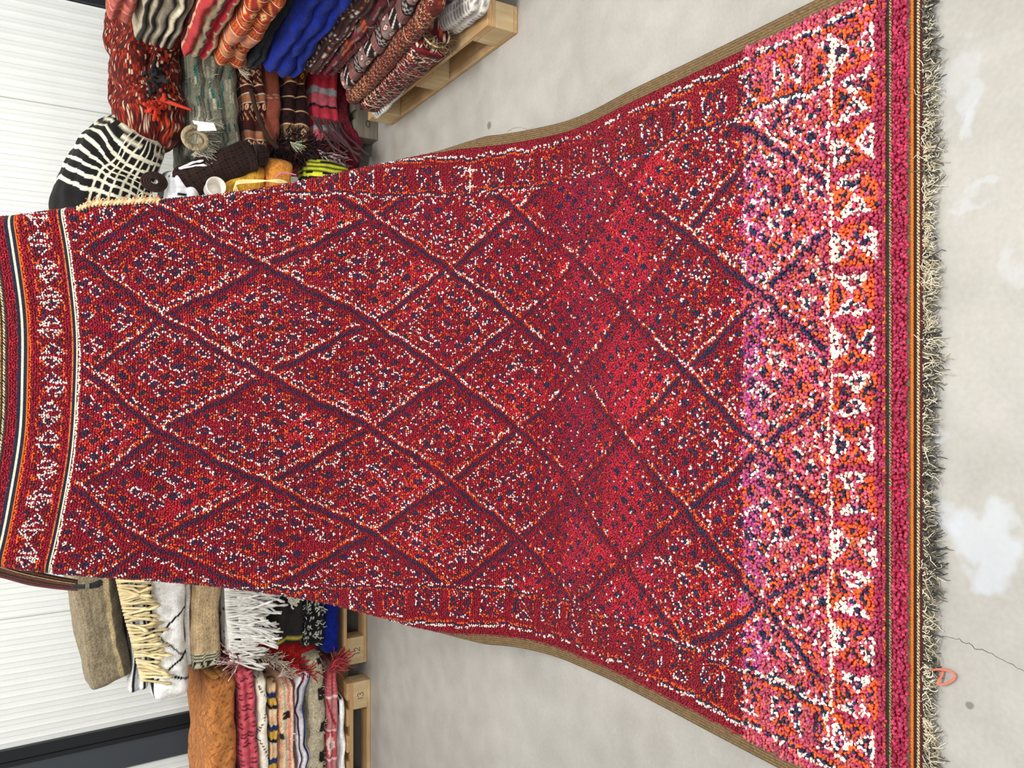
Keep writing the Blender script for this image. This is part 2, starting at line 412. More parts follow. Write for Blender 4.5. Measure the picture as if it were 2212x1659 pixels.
    # far end: stripes and motif band
    C = np.where((v > 2.84)[..., None], np.where((g.random(n) < .6)[..., None], CR, CRB), C)
    a2 = (wv - 2.932) / .040; per2 = .092
    ke = np.floor((wu + 2) / per2).astype(int); ca = (((wu + 2) / per2) % 1 - .5) * 2 / .90
    rc2 = CR * np.ones(n + (1,))
    rc = rc2
    C = box(C, a2, ca, (v > 2.84) & (rnd > .03), (ke % 9) != 40, .22, .05, True)
    for c0, w, cl in ((2.853, .004, WH), (2.862, .006, NV), (2.870, .003, OR), (2.995, .003, OR), (3.004, .007, NV), (3.0135, .004, hx('e8d8b0')), (3.023, .006, NV)):
        C = np.where((np.abs(v - c0) < w)[..., None], cl, C)
    for cu in (.722, .778):
        cross = ((np.abs(u - cu) < .004) & (np.abs(v - 1.557) < .023)) | ((np.abs(v - 1.557) < .004) & (np.abs(u - cu) < .023)); keepc |= cross
        C = np.where(cross[..., None], WH, C)
    keepc |= (v < .43) | (v > 2.84) | ((np.abs(u) > .81) & (np.abs(u) < .84))
    return C, keepc

rug = thing('rug', 'huge crimson knotted rug with a diamond lattice, hanging down and spreading over the floor', 'rug')
# woven backing sheet (two skins)
nu, nv = 120, 420
uu = np.linspace(-.868, .868, nu); vv = np.linspace(-.004, 3.065, nv)
U, Vv = np.meshgrid(uu, vv, indexing='xy'); P, T, Nn = surf(U, Vv)
V = np.concatenate([(P + Nn * .002).reshape(-1, 3), (P - Nn * .005).reshape(-1, 3)])
i, j = np.meshgrid(np.arange(nv - 1), np.arange(nu - 1), indexing='ij'); k0 = i * nu + j
F = np.stack([k0, k0 + 1, k0 + nu + 1, k0 + nu], -1).reshape(-1, 4); nn = nu * nv
rim = np.concatenate([np.arange(nu), np.arange(1, nv) * nu + nu - 1, (nv - 1) * nu + np.arange(nu - 2, -1, -1), np.arange(nv - 2, 0, -1) * nu])
r2 = np.roll(rim, -1)
Cb = np.tile(hx('6e0c1c'), (2 * nn, 1))
mesh_obj('woven_backing', V, [F, F[:, ::-1] + nn, np.stack([rim, rim + nn, r2 + nn, r2], 1)], Cb, M_CLOTH, rug)

def build_pile(name, v0, v1, du, dv, rad, hgt, seed, ends):
    g = np.random.default_rng(seed)
    us = np.arange(-.862, .862, du); vs = np.arange(v0, v1, dv)
    U, W = np.meshgrid(us, vs, indexing='xy')
    col, keepc = rug_colour(U, W, g)
    bright = (col[..., 1] > .07) & ~keepc
    flat = ((W > .034) & (W < .052)) | ((W > 2.998) & (W < 3.029)) | ((W > 2.857) & (W < 2.873))
    # two yarn ends per knot
    Us, Ws, Cs, Fl = [], [], [], []
    for s in ends:
        Us.append(U + s * du + g.normal(0, .0009, U.shape)); Ws.append(W + g.normal(0, .0012, U.shape) + s * .0012); Cs.append(np.where((bright & (g.random(U.shape) < .40))[..., None], CR, col)); Fl.append(flat)
    U = np.concatenate([a.ravel() for a in Us]); W = np.concatenate([a.ravel() for a in Ws])
    C = np.concatenate([a.reshape(-1, 3) for a in Cs]); Fl = np.concatenate([a.ravel() for a in Fl])
    keep = ~Fl & (np.abs(U) < half_b(W) + .16); U, W, C = U[keep], W[keep], C[keep]
    P, T, Nn = surf(U, W); n = len(U)
    S = np.cross(T, Nn)
    near = 1 - sstep(W, .42, .6)
    lean = g.normal(0, .35, (n, 1)) * S - (.35 + .25 * (W > 1.3)[:, None] + g.normal(0, .25, (n, 1))) * T
    D = Nn + lean * (1 + .5 * near[:, None]); D /= np.linalg.norm(D, axis=1)[:, None]
    h = hgt * g.uniform(.7, 1.3, n); r = rad * g.uniform(.85, 1.2, n)
    A = np.cross(D, S); A /= np.linalg.norm(A, axis=1)[:, None]; B = np.cross(D, A)
    rings = []; ang = np.arange(4) * PI / 2
    ph = g.uniform(0, 1.57, n)
    for hh, rr in ((0., .8), (.7, 1.15)):
        c = P + D * (h * hh)[:, None]
        for a in ang:
            rings.append(c + (np.cos(a + ph) * r * rr)[:, None] * A + (np.sin(a + ph) * r * rr)[:, None] * B)
    rings.append(P + D * h[:, None])
    V = np.stack(rings, 1)            # n,9,3
    o = (np.arange(n) * 9)[:, None, None]
    q = np.array([(k, (k + 1) % 4, 4 + (k + 1) % 4, 4 + k) for k in range(4)])[None] + o
    t = np.array([(4 + k, 4 + (k + 1) % 4, 8) for k in range(4)])[None] + o
    jit = g.uniform(.66, 1.3, (n, 1)); C = C * jit
    CC = np.repeat(C[:, None], 9, 1)
    ob = mesh_obj(name, V.reshape(-1, 3), [q.reshape(-1, 4), t.reshape(-1, 3)], CC.reshape(-1, 3), M_KNOT, rug)
    ob['kind'] = 'stuff'; return ob
build_pile('knotted_pile', .427, 3.058, .0074, .0074, .0027, .0085, 11, (-.25, .25))
build_pile('faded_knotted_pile', .003, .424, .0086, .0082, .0036, .0125, 12, (-.25, .25))['label'] = 'faded pink and mauve pile at the near end'

def strip(name, u0, u1, v0, v1, nu, nv, colf, lift=.003, thick=.006, ribs=None, parent=rug, label=None):
    uu = np.linspace(u0, u1, nu); vv = np.linspace(v0, v1, nv); U, W = np.meshgrid(uu, vv, indexing='xy')
    P, T, Nn = surf(U, W); hgt = np.full(U.shape, lift)
    if ribs is not None: hgt = hgt + ribs(U, W)
    A = P + Nn * hgt[..., None]; B = P + Nn * (lift - thick)
    n = nu * nv; i, j = np.meshgrid(np.arange(nv - 1), np.arange(nu - 1), indexing='ij'); k0 = i * nu + j
    F = np.stack([k0, k0 + 1, k0 + nu + 1, k0 + nu], -1).reshape(-1, 4)
    rim = np.concatenate([np.arange(nu), np.arange(1, nv) * nu + nu - 1, (nv - 1) * nu + np.arange(nu - 2, -1, -1), np.arange(nv - 2, 0, -1) * nu]); r2 = np.roll(rim, -1)
    C = colf(U, W).reshape(-1, 3)
    o = mesh_obj(name, np.concatenate([A.reshape(-1, 3), B.reshape(-1, 3)]), [F, F[:, ::-1] + n, np.stack([rim, rim + n, r2 + n, r2], 1)], np.concatenate([C, C]), M_YARN, parent)
    if label: o['label'] = label
    return o
gR = np.random.default_rng(5)
def bands(seq, u0):
    def f(U, W):
        C = np.zeros(U.shape + (3,)); t = W - u0; acc = 0
        for w, c1, c2 in seq:
            m = (t >= acc - 1e-6) & (t < acc + w)
            alt = (np.floor(U / .0035 + t / .0035) % 2 == 0)
            C[m] = np.where(alt[m][:, None], c1, c2); acc += w
        C[t >= acc] = seq[-1][1]; return C * gR.uniform(.8, 1.15, U.shape)[..., None]
    return f
brn, dbr, crm, org = hx('4a3826'), hx('2a1d16'), hx('d8c496'), hx('d8701e')
for s in (-1, 1):
    a, b = sorted((s * .862, s * .898))
    strip('selvage', a, b, -.03, 3.06, 19, 700, lambda U, W: (hx('6b573c')[None, None] * (1 + .35 * np.cos(U / .0072 * 2 * PI))[..., None] * gR.uniform(.7, 1.25, U.shape)[..., None]),
          lift=.004, ribs=lambda U, W: .0016 * np.cos(U / .0072 * 2 * PI), label='brown ribbed selvage edge')
strip('woven_hem', -.885, .885, -.034, .001, 520, 20, bands([(.007, hx('5c1a1c'), dbr), (.0042, crm, dbr), (.0088, dbr, dbr), (.0042, org, hx('b05218')), (.011, brn, hx('6a5a48'))], -.034), lift=.004, label='striped flat woven hem')
strip('woven_stripe', -.84, .84, .033, .053, 500, 12, bands([(.005, crm * .6, dbr), (.008, dbr, hx('3a3026')), (.0065, org, hx('e88a30'))], .033), lift=.004, label='orange and dark flat woven stripe')
strip('woven_hem', -.86, .86, 3.058, 3.165, 420, 40, bands([(.006, hx('20182a'), brn), (.007, crm, dbr), (.006, dbr, dbr), (.012, hx('b07a4a'), brn), (.008, dbr, hx('7a4a2a')), (.014, hx('8a6a4a'), brn), (.01, dbr, brn), (.02, hx('a08060'), hx('6a4a34')), (.03, dbr, brn)], 3.058), lift=.004, label='brown striped flat woven end')
strip('woven_stripe', -.84, .84, 2.9975, 3.0295, 420, 16, bands([(.0028, org, org), (.011, hx('161826'), hx('252a3e')), (.006, hx('eadcb8'), hx('d8c8a0')), (.013, hx('161826'), hx('252a3e'))], 2.9975), lift=.006, label='navy and cream woven stripe')
strip('woven_stripe', -.84, .84, 2.8570, 2.8730, 420, 12, bands([(.004, hx('eadcc0'), hx('d8c8a0')), (.0085, hx('161826'), hx('252a3e')), (.004, org, org)], 2.857), lift=.006, label='navy and orange woven stripe')

# near fringe lying on the floor
def strand(P0, D, L, r, g, seg=7, curl=.35, floorz=None, grav=0.):
    pts = [np.array(P0, float)]; d = np.array(D, float)
    for k in range(seg):
        d = d + g.normal(0, curl, 3) * (1, 1, .4) + (0, 0, -grav); d /= np.linalg.norm(d)
        q = pts[-1] + d * L / seg
        if floorz is not None and q[2] < floorz: q[2] = floorz + g.uniform(0, .003)
        pts.append(q)
    return np.array(pts)
g = np.random.default_rng(21); mb = MB()
for k in range(2600):
    u = g.uniform(-.89, .89); dens = .5 + .5 * math.sin(u * 9 + 1.2) * math.sin(u * 23)
    P, T, _n = surf(u, -.033); L = g.uniform(.012, .03) + .034 * max(0, dens) * g.random()
    cream = g.random() < .45 + .25 * math.sin(u * 6 - .5)
    c = (hx('d6cbb2') if g.random() < .6 else hx('b8a888')) if cream else (hx('3a3834') if g.random() < .6 else hx('6c6656'))
    p = strand(P + (0, 0, g.uniform(-.004, .004)), (g.normal(0, .5), -1, .1), L, .0011, g, 6, .5, .0015, .12)
    mb.tube(p, np.linspace(.0013, .0007, len(p)), 4, c * g.uniform(.8, 1.1))
_f = mb.build('fringe', M_YARN, rug); _f['kind'] = 'stuff'; _f['label'] = 'tangled cream and dark grey warp fringe'
# loop of coral yarn
mb = MB(); t = np.linspace(0, 1, 30)
x0, y0 = -.577, .865
P = np.stack([x0 + .016 * np.sin(t * 7), y0 - .004 - .026 * np.sin(t * PI) + .012 * np.cos(t * 9), .012 + .006 * np.sin(t * 11)], 1)
mb.tube(P, .0024, 6, hx('d8705a')); mb.build('loose_yarn', M_YARN, rug)['label'] = 'loop of coral yarn caught in the fringe'

# far end: hem corner hanging behind the left edge, with dark tassel
def cam_pt(x, y, t):
    r = (829.5 - y) / 1661; d = (x - 1106) / 1661; p = math.radians(31.6); c, s = math.cos(p), math.sin(p)
    return np.array([r, c - d * s, -s - d * c]) * t + (0, 0, 1.53)
A = [cam_pt(-60, 1190, 2.60), cam_pt(0, 1214, 2.60), cam_pt(60, 1231, 2.60), cam_pt(120, 1245, 2.61), cam_pt(168, 1254, 2.62)]
B = [cam_pt(-60, 1236, 2.62), cam_pt(0, 1248, 2.62), cam_pt(60, 1264, 2.62), cam_pt(120, 1273, 2.63), cam_pt(168, 1277, 2.63)]
PA, _ = smoothpath(A, 120); PB, _ = smoothpath(B, 120); w = np.linspace(0, 1, 26)[None, :, None]
G = PA[:, None] * (1 - w) + PB[:, None] * w; G[..., 1] += .006 * np.cos(w[..., 0] * 30) 
stripes = [dbr, brn, hx('7a3a20'), dbr, hx('cdbb98'), dbr, hx('6a4030'), brn, dbr, hx('5a2a2a'), hx('4a3430'), dbr, hx('6a3a38'), dbr]
Cg = np.zeros(G.shape); idx = np.minimum((w[0, :, 0] * len(stripes)).astype(int), len(stripes) - 1)
for c in range(26): Cg[:, c] = stripes[idx[c]]
Cg *= gR.uniform(.7, 1.3, (120, 26, 1)); n = 120 * 26
V = np.concatenate([G.reshape(-1, 3), G.reshape(-1, 3) + (0, .008, 0)])
i, j = np.meshgrid(np.arange(119), np.arange(25), indexing='ij'); k0 = i * 26 + j; F = np.stack([k0, k0 + 26, k0 + 27, k0 + 1], -1).reshape(-1, 4)
rim = np.concatenate([np.arange(26), np.arange(1, 120) * 26 + 25, 119 * 26 + np.arange(24, -1, -1), np.arange(118, 0, -1) * 26]); r2 = np.roll(rim, -1)
mesh_obj('hanging_hem', V, [F, F[:, ::-1] + n, np.stack([rim, r2, r2 + n, rim + n], 1)], np.concatenate([Cg.reshape(-1, 3)] * 2), M_YARN, rug)['label'] = 'brown striped hem corner hanging behind the left edge'
mb = MB(); g = np.random.default_rng(4)
for k in range(26):
    a = cam_pt(160 + g.uniform(-6, 6), 1266 + g.uniform(-5, 5), 2.60); b = cam_pt(190, 1266 + g.uniform(-4, 4), 2.57); c = cam_pt(216 + g.uniform(-8, 6), 1262 + g.uniform(-9, 6), 2.57)
    P, _ = smoothpath([a, b, c], 10); mb.tube(P, .0032, 5, hx('26241f') * g.uniform(.7, 1.5))
for k in range(3):
    P = [cam_pt(186 + 3 * k, 1266 + 6 * math.cos(a), 2.565 + .009 * math.sin(a)) for a in np.linspace(0, 2 * PI, 14)]; mb.tube(P, .0016, 5, hx('8a8478'))
mb.build('tassel', M_YARN, rug)['label'] = 'black knotted tassel at the hem corner'
# braided cream cord along the upper right edge
mb = MB(); 
P0, _ = smoothpath([cam_pt(168, 452, 2.52), cam_pt(200, 440, 2.53), cam_pt(250, 437, 2.55), cam_pt(300, 434, 2.57), cam_pt(345, 432, 2.6)], 90)
for k, c in enumerate((hx('e8cfa0'), hx('d8a070'), hx('c8b890'))):
    ph = np.arange(90) * .55 + k * 2.09; Q = P0 + np.stack([.008 * np.cos(ph), .006 * np.sin(ph), .004 * np.sin(2 * ph)], 1); mb.tube(Q, .0042, 6, c)
g = np.random.default_rng(9)
for k in range(60):
    p = P0[g.integers(5, 88)]; q = strand(p, (g.normal(0, .3) + .5, .2, -.6), g.uniform(.02, .05), .001, g, 5, .5); mb.tube(q, .0013, 4, (hx('ead7b0') if g.random() < .6 else hx('c88a5c')))
mb.build('braided_cord', M_YARN, rug)['label'] = 'braided cream cord along the edge'

# ------------------------------------------------------------------ folded textiles
def bolster(name, path, w, h, n=1, pat=None, mat=None, seed=0, bump=.016, cap=.05, capn=3.0, wob=.008, parent=None, res=.007, round_=.32, taper=None, wavy=0., caps=(1, 1), twist=0., slump=0.):
    """A folded textile: section w x h (n folds one above the other) swept along path; both ends rounded."""
    P0 = np.asarray(path, float); L0 = np.linalg.norm(np.diff(P0, axis=0), axis=1).sum()
    ns = int(np.clip(L0 / res, 24, 420)); P, s = smoothpath(P0, ns); L = s[-1]
    # denser stations at the caps
    ex = np.array([0, .02, .06, .12, .2, .3, .42, .56, .72, .88]) * cap
    s2 = np.unique(np.concatenate([ex, s[(s > cap) & (s < L - cap)], L - ex]))
    P = np.stack([np.interp(s2, s, P[:, k]) for k in range(3)], 1); s = s2; ns = len(s)
    per = 2 * (w + h); m = int(np.clip(per / res, 28, 330)); m += m % 2
    # section: superellipse, spaced evenly by arc length
    a = np.linspace(0, 2 * PI, 1441)[:-1]; e = round_
    sx = np.sign(np.cos(a)) * np.abs(np.cos(a)) ** e * w / 2; sz = np.sign(np.sin(a)) * np.abs(np.sin(a)) ** e * h / 2
    d = np.hypot(np.diff(np.append(sx, sx[0])), np.diff(np.append(sz, sz[0]))); q = np.concatenate([[0], np.cumsum(d)])
    qq = np.linspace(0, q[-1], m, endpoint=False); X = np.interp(qq, q, np.append(sx, sx[0])); Z = np.interp(qq, q, np.append(sz, sz[0]))
    t0 = s / cap; t1 = (L - s) / cap
    k0 = np.where(t0 < 1, (1 - np.clip(1 - t0, 0, 1) ** capn) ** (1 / capn), 1) if caps[0] else np.ones(ns)
    k1 = np.where(t1 < 1, (1 - np.clip(1 - t1, 0, 1) ** capn) ** (1 / capn), 1) if caps[1] else np.ones(ns)
    k = np.minimum(k0, k1); kw = .0 + 1. * k; kh = .62 + .38 * k; kh = np.where(k < .02, .55, kh)
    cut = cap * 1.0 / w
    kw = 1 - (1 - kw) * min(1, 1.0)
    T, S, Up = frames(P)
    zz = Z / h + .5
    if wavy: zoff = wavy * np.sin(s / .11 + seed)[:, None] * np.cos(zz * PI)[None] 
    else: zoff = 0
    gr = np.abs(np.sin(PI * n * np.clip(zz[None] + zoff + .02 * np.sin(s[:, None] * 9 + seed), 0, 1))) ** .55 if n > 1 else np.ones((ns, m))
    endn = np.clip(np.abs(Z) / (h / 2), 0, 1)
    side = np.clip((np.abs(X) / (w / 2) - .55) / .45, 0, 1)
    gx = -np.sign(X)[None] * bump * (1 - gr) * side[None] * (kw[:, None] > .3)
    tp = np.ones(ns) if taper is None else np.interp(s / L, *taper)
    lx = X[None] * kw[:, None] + gx; lz = Z[None] * kh[:, None] * tp[:, None]
    sh = bump * (1 - gr) * (1 - k)[:, None] * 1.2
    sgn = np.where(s < L / 2, 1, -1)[:, None]
    V = P[:, None] + lx[..., None] * S[:, None] + lz[..., None] * Up[:, None] + (sgn * sh)[..., None] * T[:, None]
    if slump: V[..., 2] -= slump * ((lx / (w / 2)) ** 2)
    V = V + noise3(V, 14, seed + 1) * wob + noise3(V, 45, seed + 2, 1) * wob * .25
    i, j = np.meshgrid(np.arange(ns - 1), np.arange(m), indexing='ij'); j2 = (j + 1) % m
    F = np.stack([i * m + j, i * m + j2, (i + 1) * m + j2, (i + 1) * m + j], -1).reshape(-1, 4)[:, ::-1]
    jj = np.arange(m); F3 = np.concatenate([np.stack([np.full(m, ns * m), jj, (jj + 1) % m], 1), np.stack([np.full(m, ns * m + 1), (ns - 1) * m + (jj + 1) % m, (ns - 1) * m + jj], 1)])[:, ::-1]
    q2 = np.broadcast_to(qq[None], (ns, m)); S2 = np.broadcast_to(s[:, None], (ns, m)) + np.abs(X)[None] * (1 - k)[:, None] * np.sign(S0 := np.where(s < L / 2, -1, 1))[:, None]
    gg = np.random.default_rng(seed)
    C = pat(S2, q2, zz[None] * np.ones((ns, 1)), gg) * gg.uniform(.88, 1.1, (ns, m, 1))
    Vf = np.concatenate([V.reshape(-1, 3), V[0].mean(0)[None], V[-1].mean(0)[None]])
    Cf = np.concatenate([C.reshape(-1, 3), C[0, :1], C[-1, :1]])
    o = mesh_obj(name, Vf, [F, F3], Cf, mat or M_CLOTH, parent)
    o['_grid'] = 0; del o['_grid']
    return o, V

# pattern makers: f(s, q, z, rng) -> rgb, in metres along / around the piece
def H(*c): return [hx(x) for x in c]
def p_plain(c, v=.12):
    c = hx(c); return lambda s, q, z, g: c * (1 + v * (g.random(s.shape)[..., None] - .5) * 2)
def p_mix(cs, sc=60):
    cs = H(*cs)
    def f(s, q, z, g):
        r = g.random(s.shape); k = (r * len(cs)).astype(int); return np.array(cs)[k]
    return f
def p_bands(seq, wob=.003, dash=None, axis='s'):
    W = np.array([a for a, _ in seq]); cs = np.array(H(*[c for _, c in seq])); cum = np.cumsum(W)
    def f(s, q, z, g):
        t = (s if axis == 's' else q); o = (q if axis == 's' else s)
        t = (t + wob * np.sin(o * 60)) % cum[-1]; k = np.searchsorted(cum, t.ravel(), side='right').reshape(t.shape); k = np.minimum(k, len(seq) - 1)
        C = cs[k]
        if dash is not None:
            m = (k % 2 == dash) & ((o / .012) % 2 < 1); C = np.where(m[..., None], cs[0], C)
        return C
    return f
def p_zband(cols):   # bands by height: different layers
    cs = np.array(H(*cols))
    def f(s, q, z, g):
        k = np.minimum((z * len(cols)).astype(int), len(cols) - 1); return cs[k] * (1 + .2 * (g.random(s.shape)[..., None] - .5))
    return f
def p_kilim(base, cols, period=.09, cell=.014, seed=1, dens=.75, line=True):
    """kilim bands across the length: zigzags, diamonds, dots and plain lines"""
    cs = np.array(H(*cols)); b = hx(base)
    def f(s, q, z, g):
        k = np.floor(s / period).astype(int); t = (s / period) % 1; kind = (k * 7 + seed) % 4; cc = (k * 5 + seed) % len(cs); c2 = (k * 3 + 1 + seed) % len(cs)
        C = np.broadcast_to(b, s.shape + (3,)).copy()
        C = np.where((k % 2 == 1)[..., None], C * .75 + .25 * cs[c2], C)
        u = (q / (cell * 3)) % 1; w = (t - .5)
        dia = (np.abs(u - .5) * 1.0 + np.abs(w)) ; zig = np.abs(((q / (cell * 3)) % 1 - .5) * .9 - (w)) 
        dots = (((s / cell) % 1 - .5) ** 2 + ((q / cell) % 1 - .5) ** 2) < .09
        C = np.where(((kind == 0) & (dia < .42))[..., None], cs[cc], C); C = np.where(((kind == 0) & (dia < .26))[..., None], cs[c2], C); C = np.where(((kind == 0) & (dia < .1))[..., None], b, C)
        C = np.where(((kind == 1) & (zig < .1))[..., None], cs[cc], C)
        C = np.where(((kind == 2) & dots)[..., None], cs[cc], C)
        C = np.where(((kind == 3) & ((np.floor(q / cell) + np.floor(s / cell)) % 2 == 0) & (np.abs(w) < .3))[..., None], cs[cc], C)
        if line: C = np.where((t < .06)[..., None], cs[(0) % len(cs)], C)
        return C
    return f
def p_dash(base, cols, row=.016, dl=.02, dens=.5):
    cs = np.array(H(*cols)); b = hx(base)
    def f(s, q, z, g):
        a = np.floor(s / dl).astype(int); c = np.floor(q / row).astype(int); h = np.sin(a * 12.98 + c * 78.2) * 43758.5; h -= np.floor(h)
        C = np.broadcast_to(b, s.shape + (3,)).copy(); m = (h < dens) & ((q / row) % 1 < .55)
        return np.where(m[..., None], cs[(h * 997).astype(int) % len(cs)], C)
    return f
def p_lattice(base, cols, cell=.05, line='e0c8a8', period=.22):
    b, ln = H(base, line); cs = np.array(H(*cols))
    def f(s, q, z, g):
        p, r = (s + q) / cell, (s - q) / cell; fp, fr = np.abs(p - np.round(p)), np.abs(r - np.round(r)); k = (np.round(p) + np.round(r) * 3).astype(int)
        dot = ((s / .009) % 1 < .6) & ((q / .009) % 1 < .6)
        C = np.broadcast_to(b, s.shape + (3,)).copy(); edge = np.minimum(fp, fr) < .11
        C = np.where((edge & dot)[..., None], ln, C); C = np.where(((np.minimum(fp, fr) > .3))[..., None], cs[(np.floor(p) * 3 + np.floor(r)).astype(int) % len(cs)], C)
        t = (s / period) % 1; C = np.where((t < .05)[..., None], cs[0], C); C = np.where(((np.abs(t - .025) > .028) & (np.abs(t - .025) < .05))[..., None], ln, C)
        return C
    return f
def p_check(c1, c2, ps, pq, ds=.3, dq=.3):
    a, b = H(c1, c2)
    def f(s, q, z, g): return np.where((((s / ps) % 1 < ds) | ((q / pq) % 1 < dq))[..., None], b, a)
    return f
def p_lines(base, ink, lines, w=.006):
    """thin lines  q = a + b*s (+ zig)"""
    b, k = H(base, ink)
    def f(s, q, z, g):
        C = np.broadcast_to(b, s.shape + (3,)).copy()
        for a, m, amp, per in lines:
            d = np.abs(q - (a + m * s + amp * np.abs((s / per) % 1 - .5) * 2)); C = np.where((d < w)[..., None], k, C)
        return C
    return f

def fringe(name, pts, D, n, L, cols, parent, seed=1, r=.0022, curl=.22, grav=.1, label=None, knots=False, seg=7):
    g = np.random.default_rng(seed); mb = MB(); Q, _ = smoothpath(pts, 60); cs = H(*cols)
    for k in range(n):
        t = (k + g.random()) / n * 59; i = int(t); p = Q[i] + (Q[min(i + 1, 59)] - Q[i]) * (t - i)
        d = np.array(D, float) + g.normal(0, .15, 3); c = cs[g.integers(len(cs))] * g.uniform(.85, 1.1)
        s = strand(p, d, L * g.uniform(.7, 1.15), r, g, seg, curl, None, grav)
        rr = r * np.linspace(1, .8, len(s))
        if knots: rr[-2] *= 1.7
        mb.tube(s, rr, 5, c)
    o = mb.build(name, M_YARN, parent); o['kind'] = 'stuff'
    if label: o['label'] = label
    return o

def shag(name, V, n, L, cols, parent, seed=3, r=.002, mask=None):
    g = np.random.default_rng(seed); mb = MB(); cs = H(*cols); a, b = V.shape[:2]; cen = V.mean(1)
    for k in range(n):
        i = g.integers(a); j = g.integers(b); p = V[i, j]
        if mask is not None and not mask(p): continue
        d = p - cen[i]; d[2] *= 2; d = d / (np.linalg.norm(d) + 1e-9) + g.normal(0, .4, 3)
        s = strand(p, d, L * g.uniform(.6, 1.2), r, g, 4, .35, None, .25); mb.tube(s, r * np.linspace(1, .5, len(s)), 4, cs[g.integers(len(cs))] * g.uniform(.8, 1.15))
    o = mb.build(name, M_YARN, parent); o['kind'] = 'stuff'; return o

GR, GC, GM, GL = 'rugs piled on the right front pallet', 'rugs piled on the rear right pallet', 'rugs piled on the pallet behind the hanging rug', 'rugs piled on the left pallet'

# ---- pallets
def pallet(name, label, x0, y0, lx, ly, style, wx, wy, mark=None, hh=.118):
    """lx, ly footprint; style 'x' boards run along x on both faces, 'y' deck boards across"""
    p = thing(name, label, 'pallet'); p.location = (x0, y0, 0)
    L, Wd = (lx, ly); bt = .018; bh = .078
    def part(nm, *bx, m): mb = MB(); mb.box(*bx, b=.002); return mb.build(nm, m, p, smooth=False)
    alongx = style in ('x', 'xy')
    # bottom boards + blocks
    if alongx: rows = [0, Wd / 2 - .05, Wd - .1]; cols = [0, L / 2 - .0725, L - .145]; bw, bl = .1, .145
    else: rows = [0, Wd / 2 - .0725, Wd - .145]; cols = [0, L / 2 - .05, L - .1]; bw, bl = .145, .1
    blk = None
    if alongx:
        for r in rows: part('bottom_board', 0, L, r, r + .1, .001, bt, m=wx)
    else:
        for c in cols: part('bottom_board', c, c + .1, 0, Wd, .001, bt, m=wy)
    for r in rows:
        for c in cols:
            b = part('block', c, c + bl, r, r + bw, bt, bt + bh, m=WC if wx is WX else wx)
            if blk is None and ((mark or ('', ''))[0] in ('12', '13')) and r == rows[0] and c == (cols[0] if mark[0] == '12' else cols[2]): blk = b
            if mark and mark[0] == 'o' and r == rows[0] and c == cols[0]: blk = b
    if style == 'x':
        for c in cols: part('stringer_board', c, c + .145, 0, Wd, bt + bh, 2 * bt + bh, m=wy)
        k = 5
        for i in range(k): y = i * (Wd - .12) / (k - 1); part('deck_board', 0, L, y, y + .12, 2 * bt + bh, 3 * bt + bh, m=wx)
    elif style == 'xy':
        for r in rows: part('stringer_board', 0, L, r, r + .1, bt + bh, 2 * bt + bh, m=wx)
        k = 9
        for i in range(k): x = i * (L - .09) / (k - 1); part('deck_board', x, x + .09, 0, Wd, 2 * bt + bh, 3 * bt + bh, m=wy)
    else:
        for r in rows: part('stringer_board', 0, L, r, r + .145, bt + bh, 2 * bt + bh, m=wx)
        k = 5
        for i in range(k): x = i * (L - .12) / (k - 1); part('deck_board', x, x + .12, 0, Wd, 2 * bt + bh, 3 * bt + bh, m=wy)
    if mark and blk:
        mb = MB(); cx = {'12': .075, '13': L - .072, 'o': .075}[mark[0]]; cz = bt + bh / 2
        def stroke(pts):
            P, _ = smoothpath([(cx + a, -.0012, cz + b) for a, b in pts], 24); mb.tube(P, .0013, 4)
        if mark[0] != 'o': stroke([(-.018, .016), (-.018, -.014)])
        if mark[0] == '12': stroke([(-.006, .008), (-.001, .016), (.009, .015), (.011, .006), (.003, -.004), (-.007, -.013), (-.006, -.0135), (.004, -.0132), (.014, -.013)])
        if mark[0] == '13': stroke([(-.007, .013), (.003, .017), (.010, .011), (.006, .003), (.001, .001), (.009, -.001), (.012, -.009), (.004, -.016), (-.007, -.012)])
        if mark[0] == 'o': stroke([(.018 * math.cos(a), .011 * math.sin(a)) for a in np.linspace(0, 2 * PI, 14)])
        mk = mb.build('marking', M_INK, blk); mk['label'] = 'hand written number' if mark[0] != 'o' else 'stamped oval'
    return p
pallet('pallet', 'pale wooden pallet lowest at the right, its long side facing the bare floor', 1.315, 2.445, .8, 1.2, 'y', WX, WY)
pallet('pallet', 'grey weathered pallet under the rear right pile, stamped with an oval', 1.292, 3.84, 1.2, .8, 'xy', GX, GY, ('o',))
pallet('pallet', 'pale wooden pallet marked 12 behind the left edge of the red rug', -1.52, 4.0, 1.2, .8, 'x', WX, WY, ('12',))
pallet('pallet', 'wooden pallet hidden behind the middle of the hanging red rug', -.24, 4.0, 1.2, .8, 'x', WX, WY)
pallet('pallet', 'wooden pallet marked 13 under the leftmost pile with open slatted deck', -2.80, 3.95, 1.2, .8, 'xy', WX, WY, ('13',))
PT = .132

def item(name, label, cat, group, path, w, h, n, pat, part='body', extra=None, mat=None, **kw):
    r = thing(name, label, cat, group)
    P = np.asarray(path, float); c = P[len(P) // 2].copy(); c[2] = P[:, 2].min() - h / 2
    o, V = bolster(part, P, w, h, n, pat, mat, parent=r, **kw)
    # keep world place while the empty sits at the thing's base
    r.location = c; o.location = -c
    kids = extra(r, V) if extra else []
    for k in (kids or []): k.location = -c
    return r, V

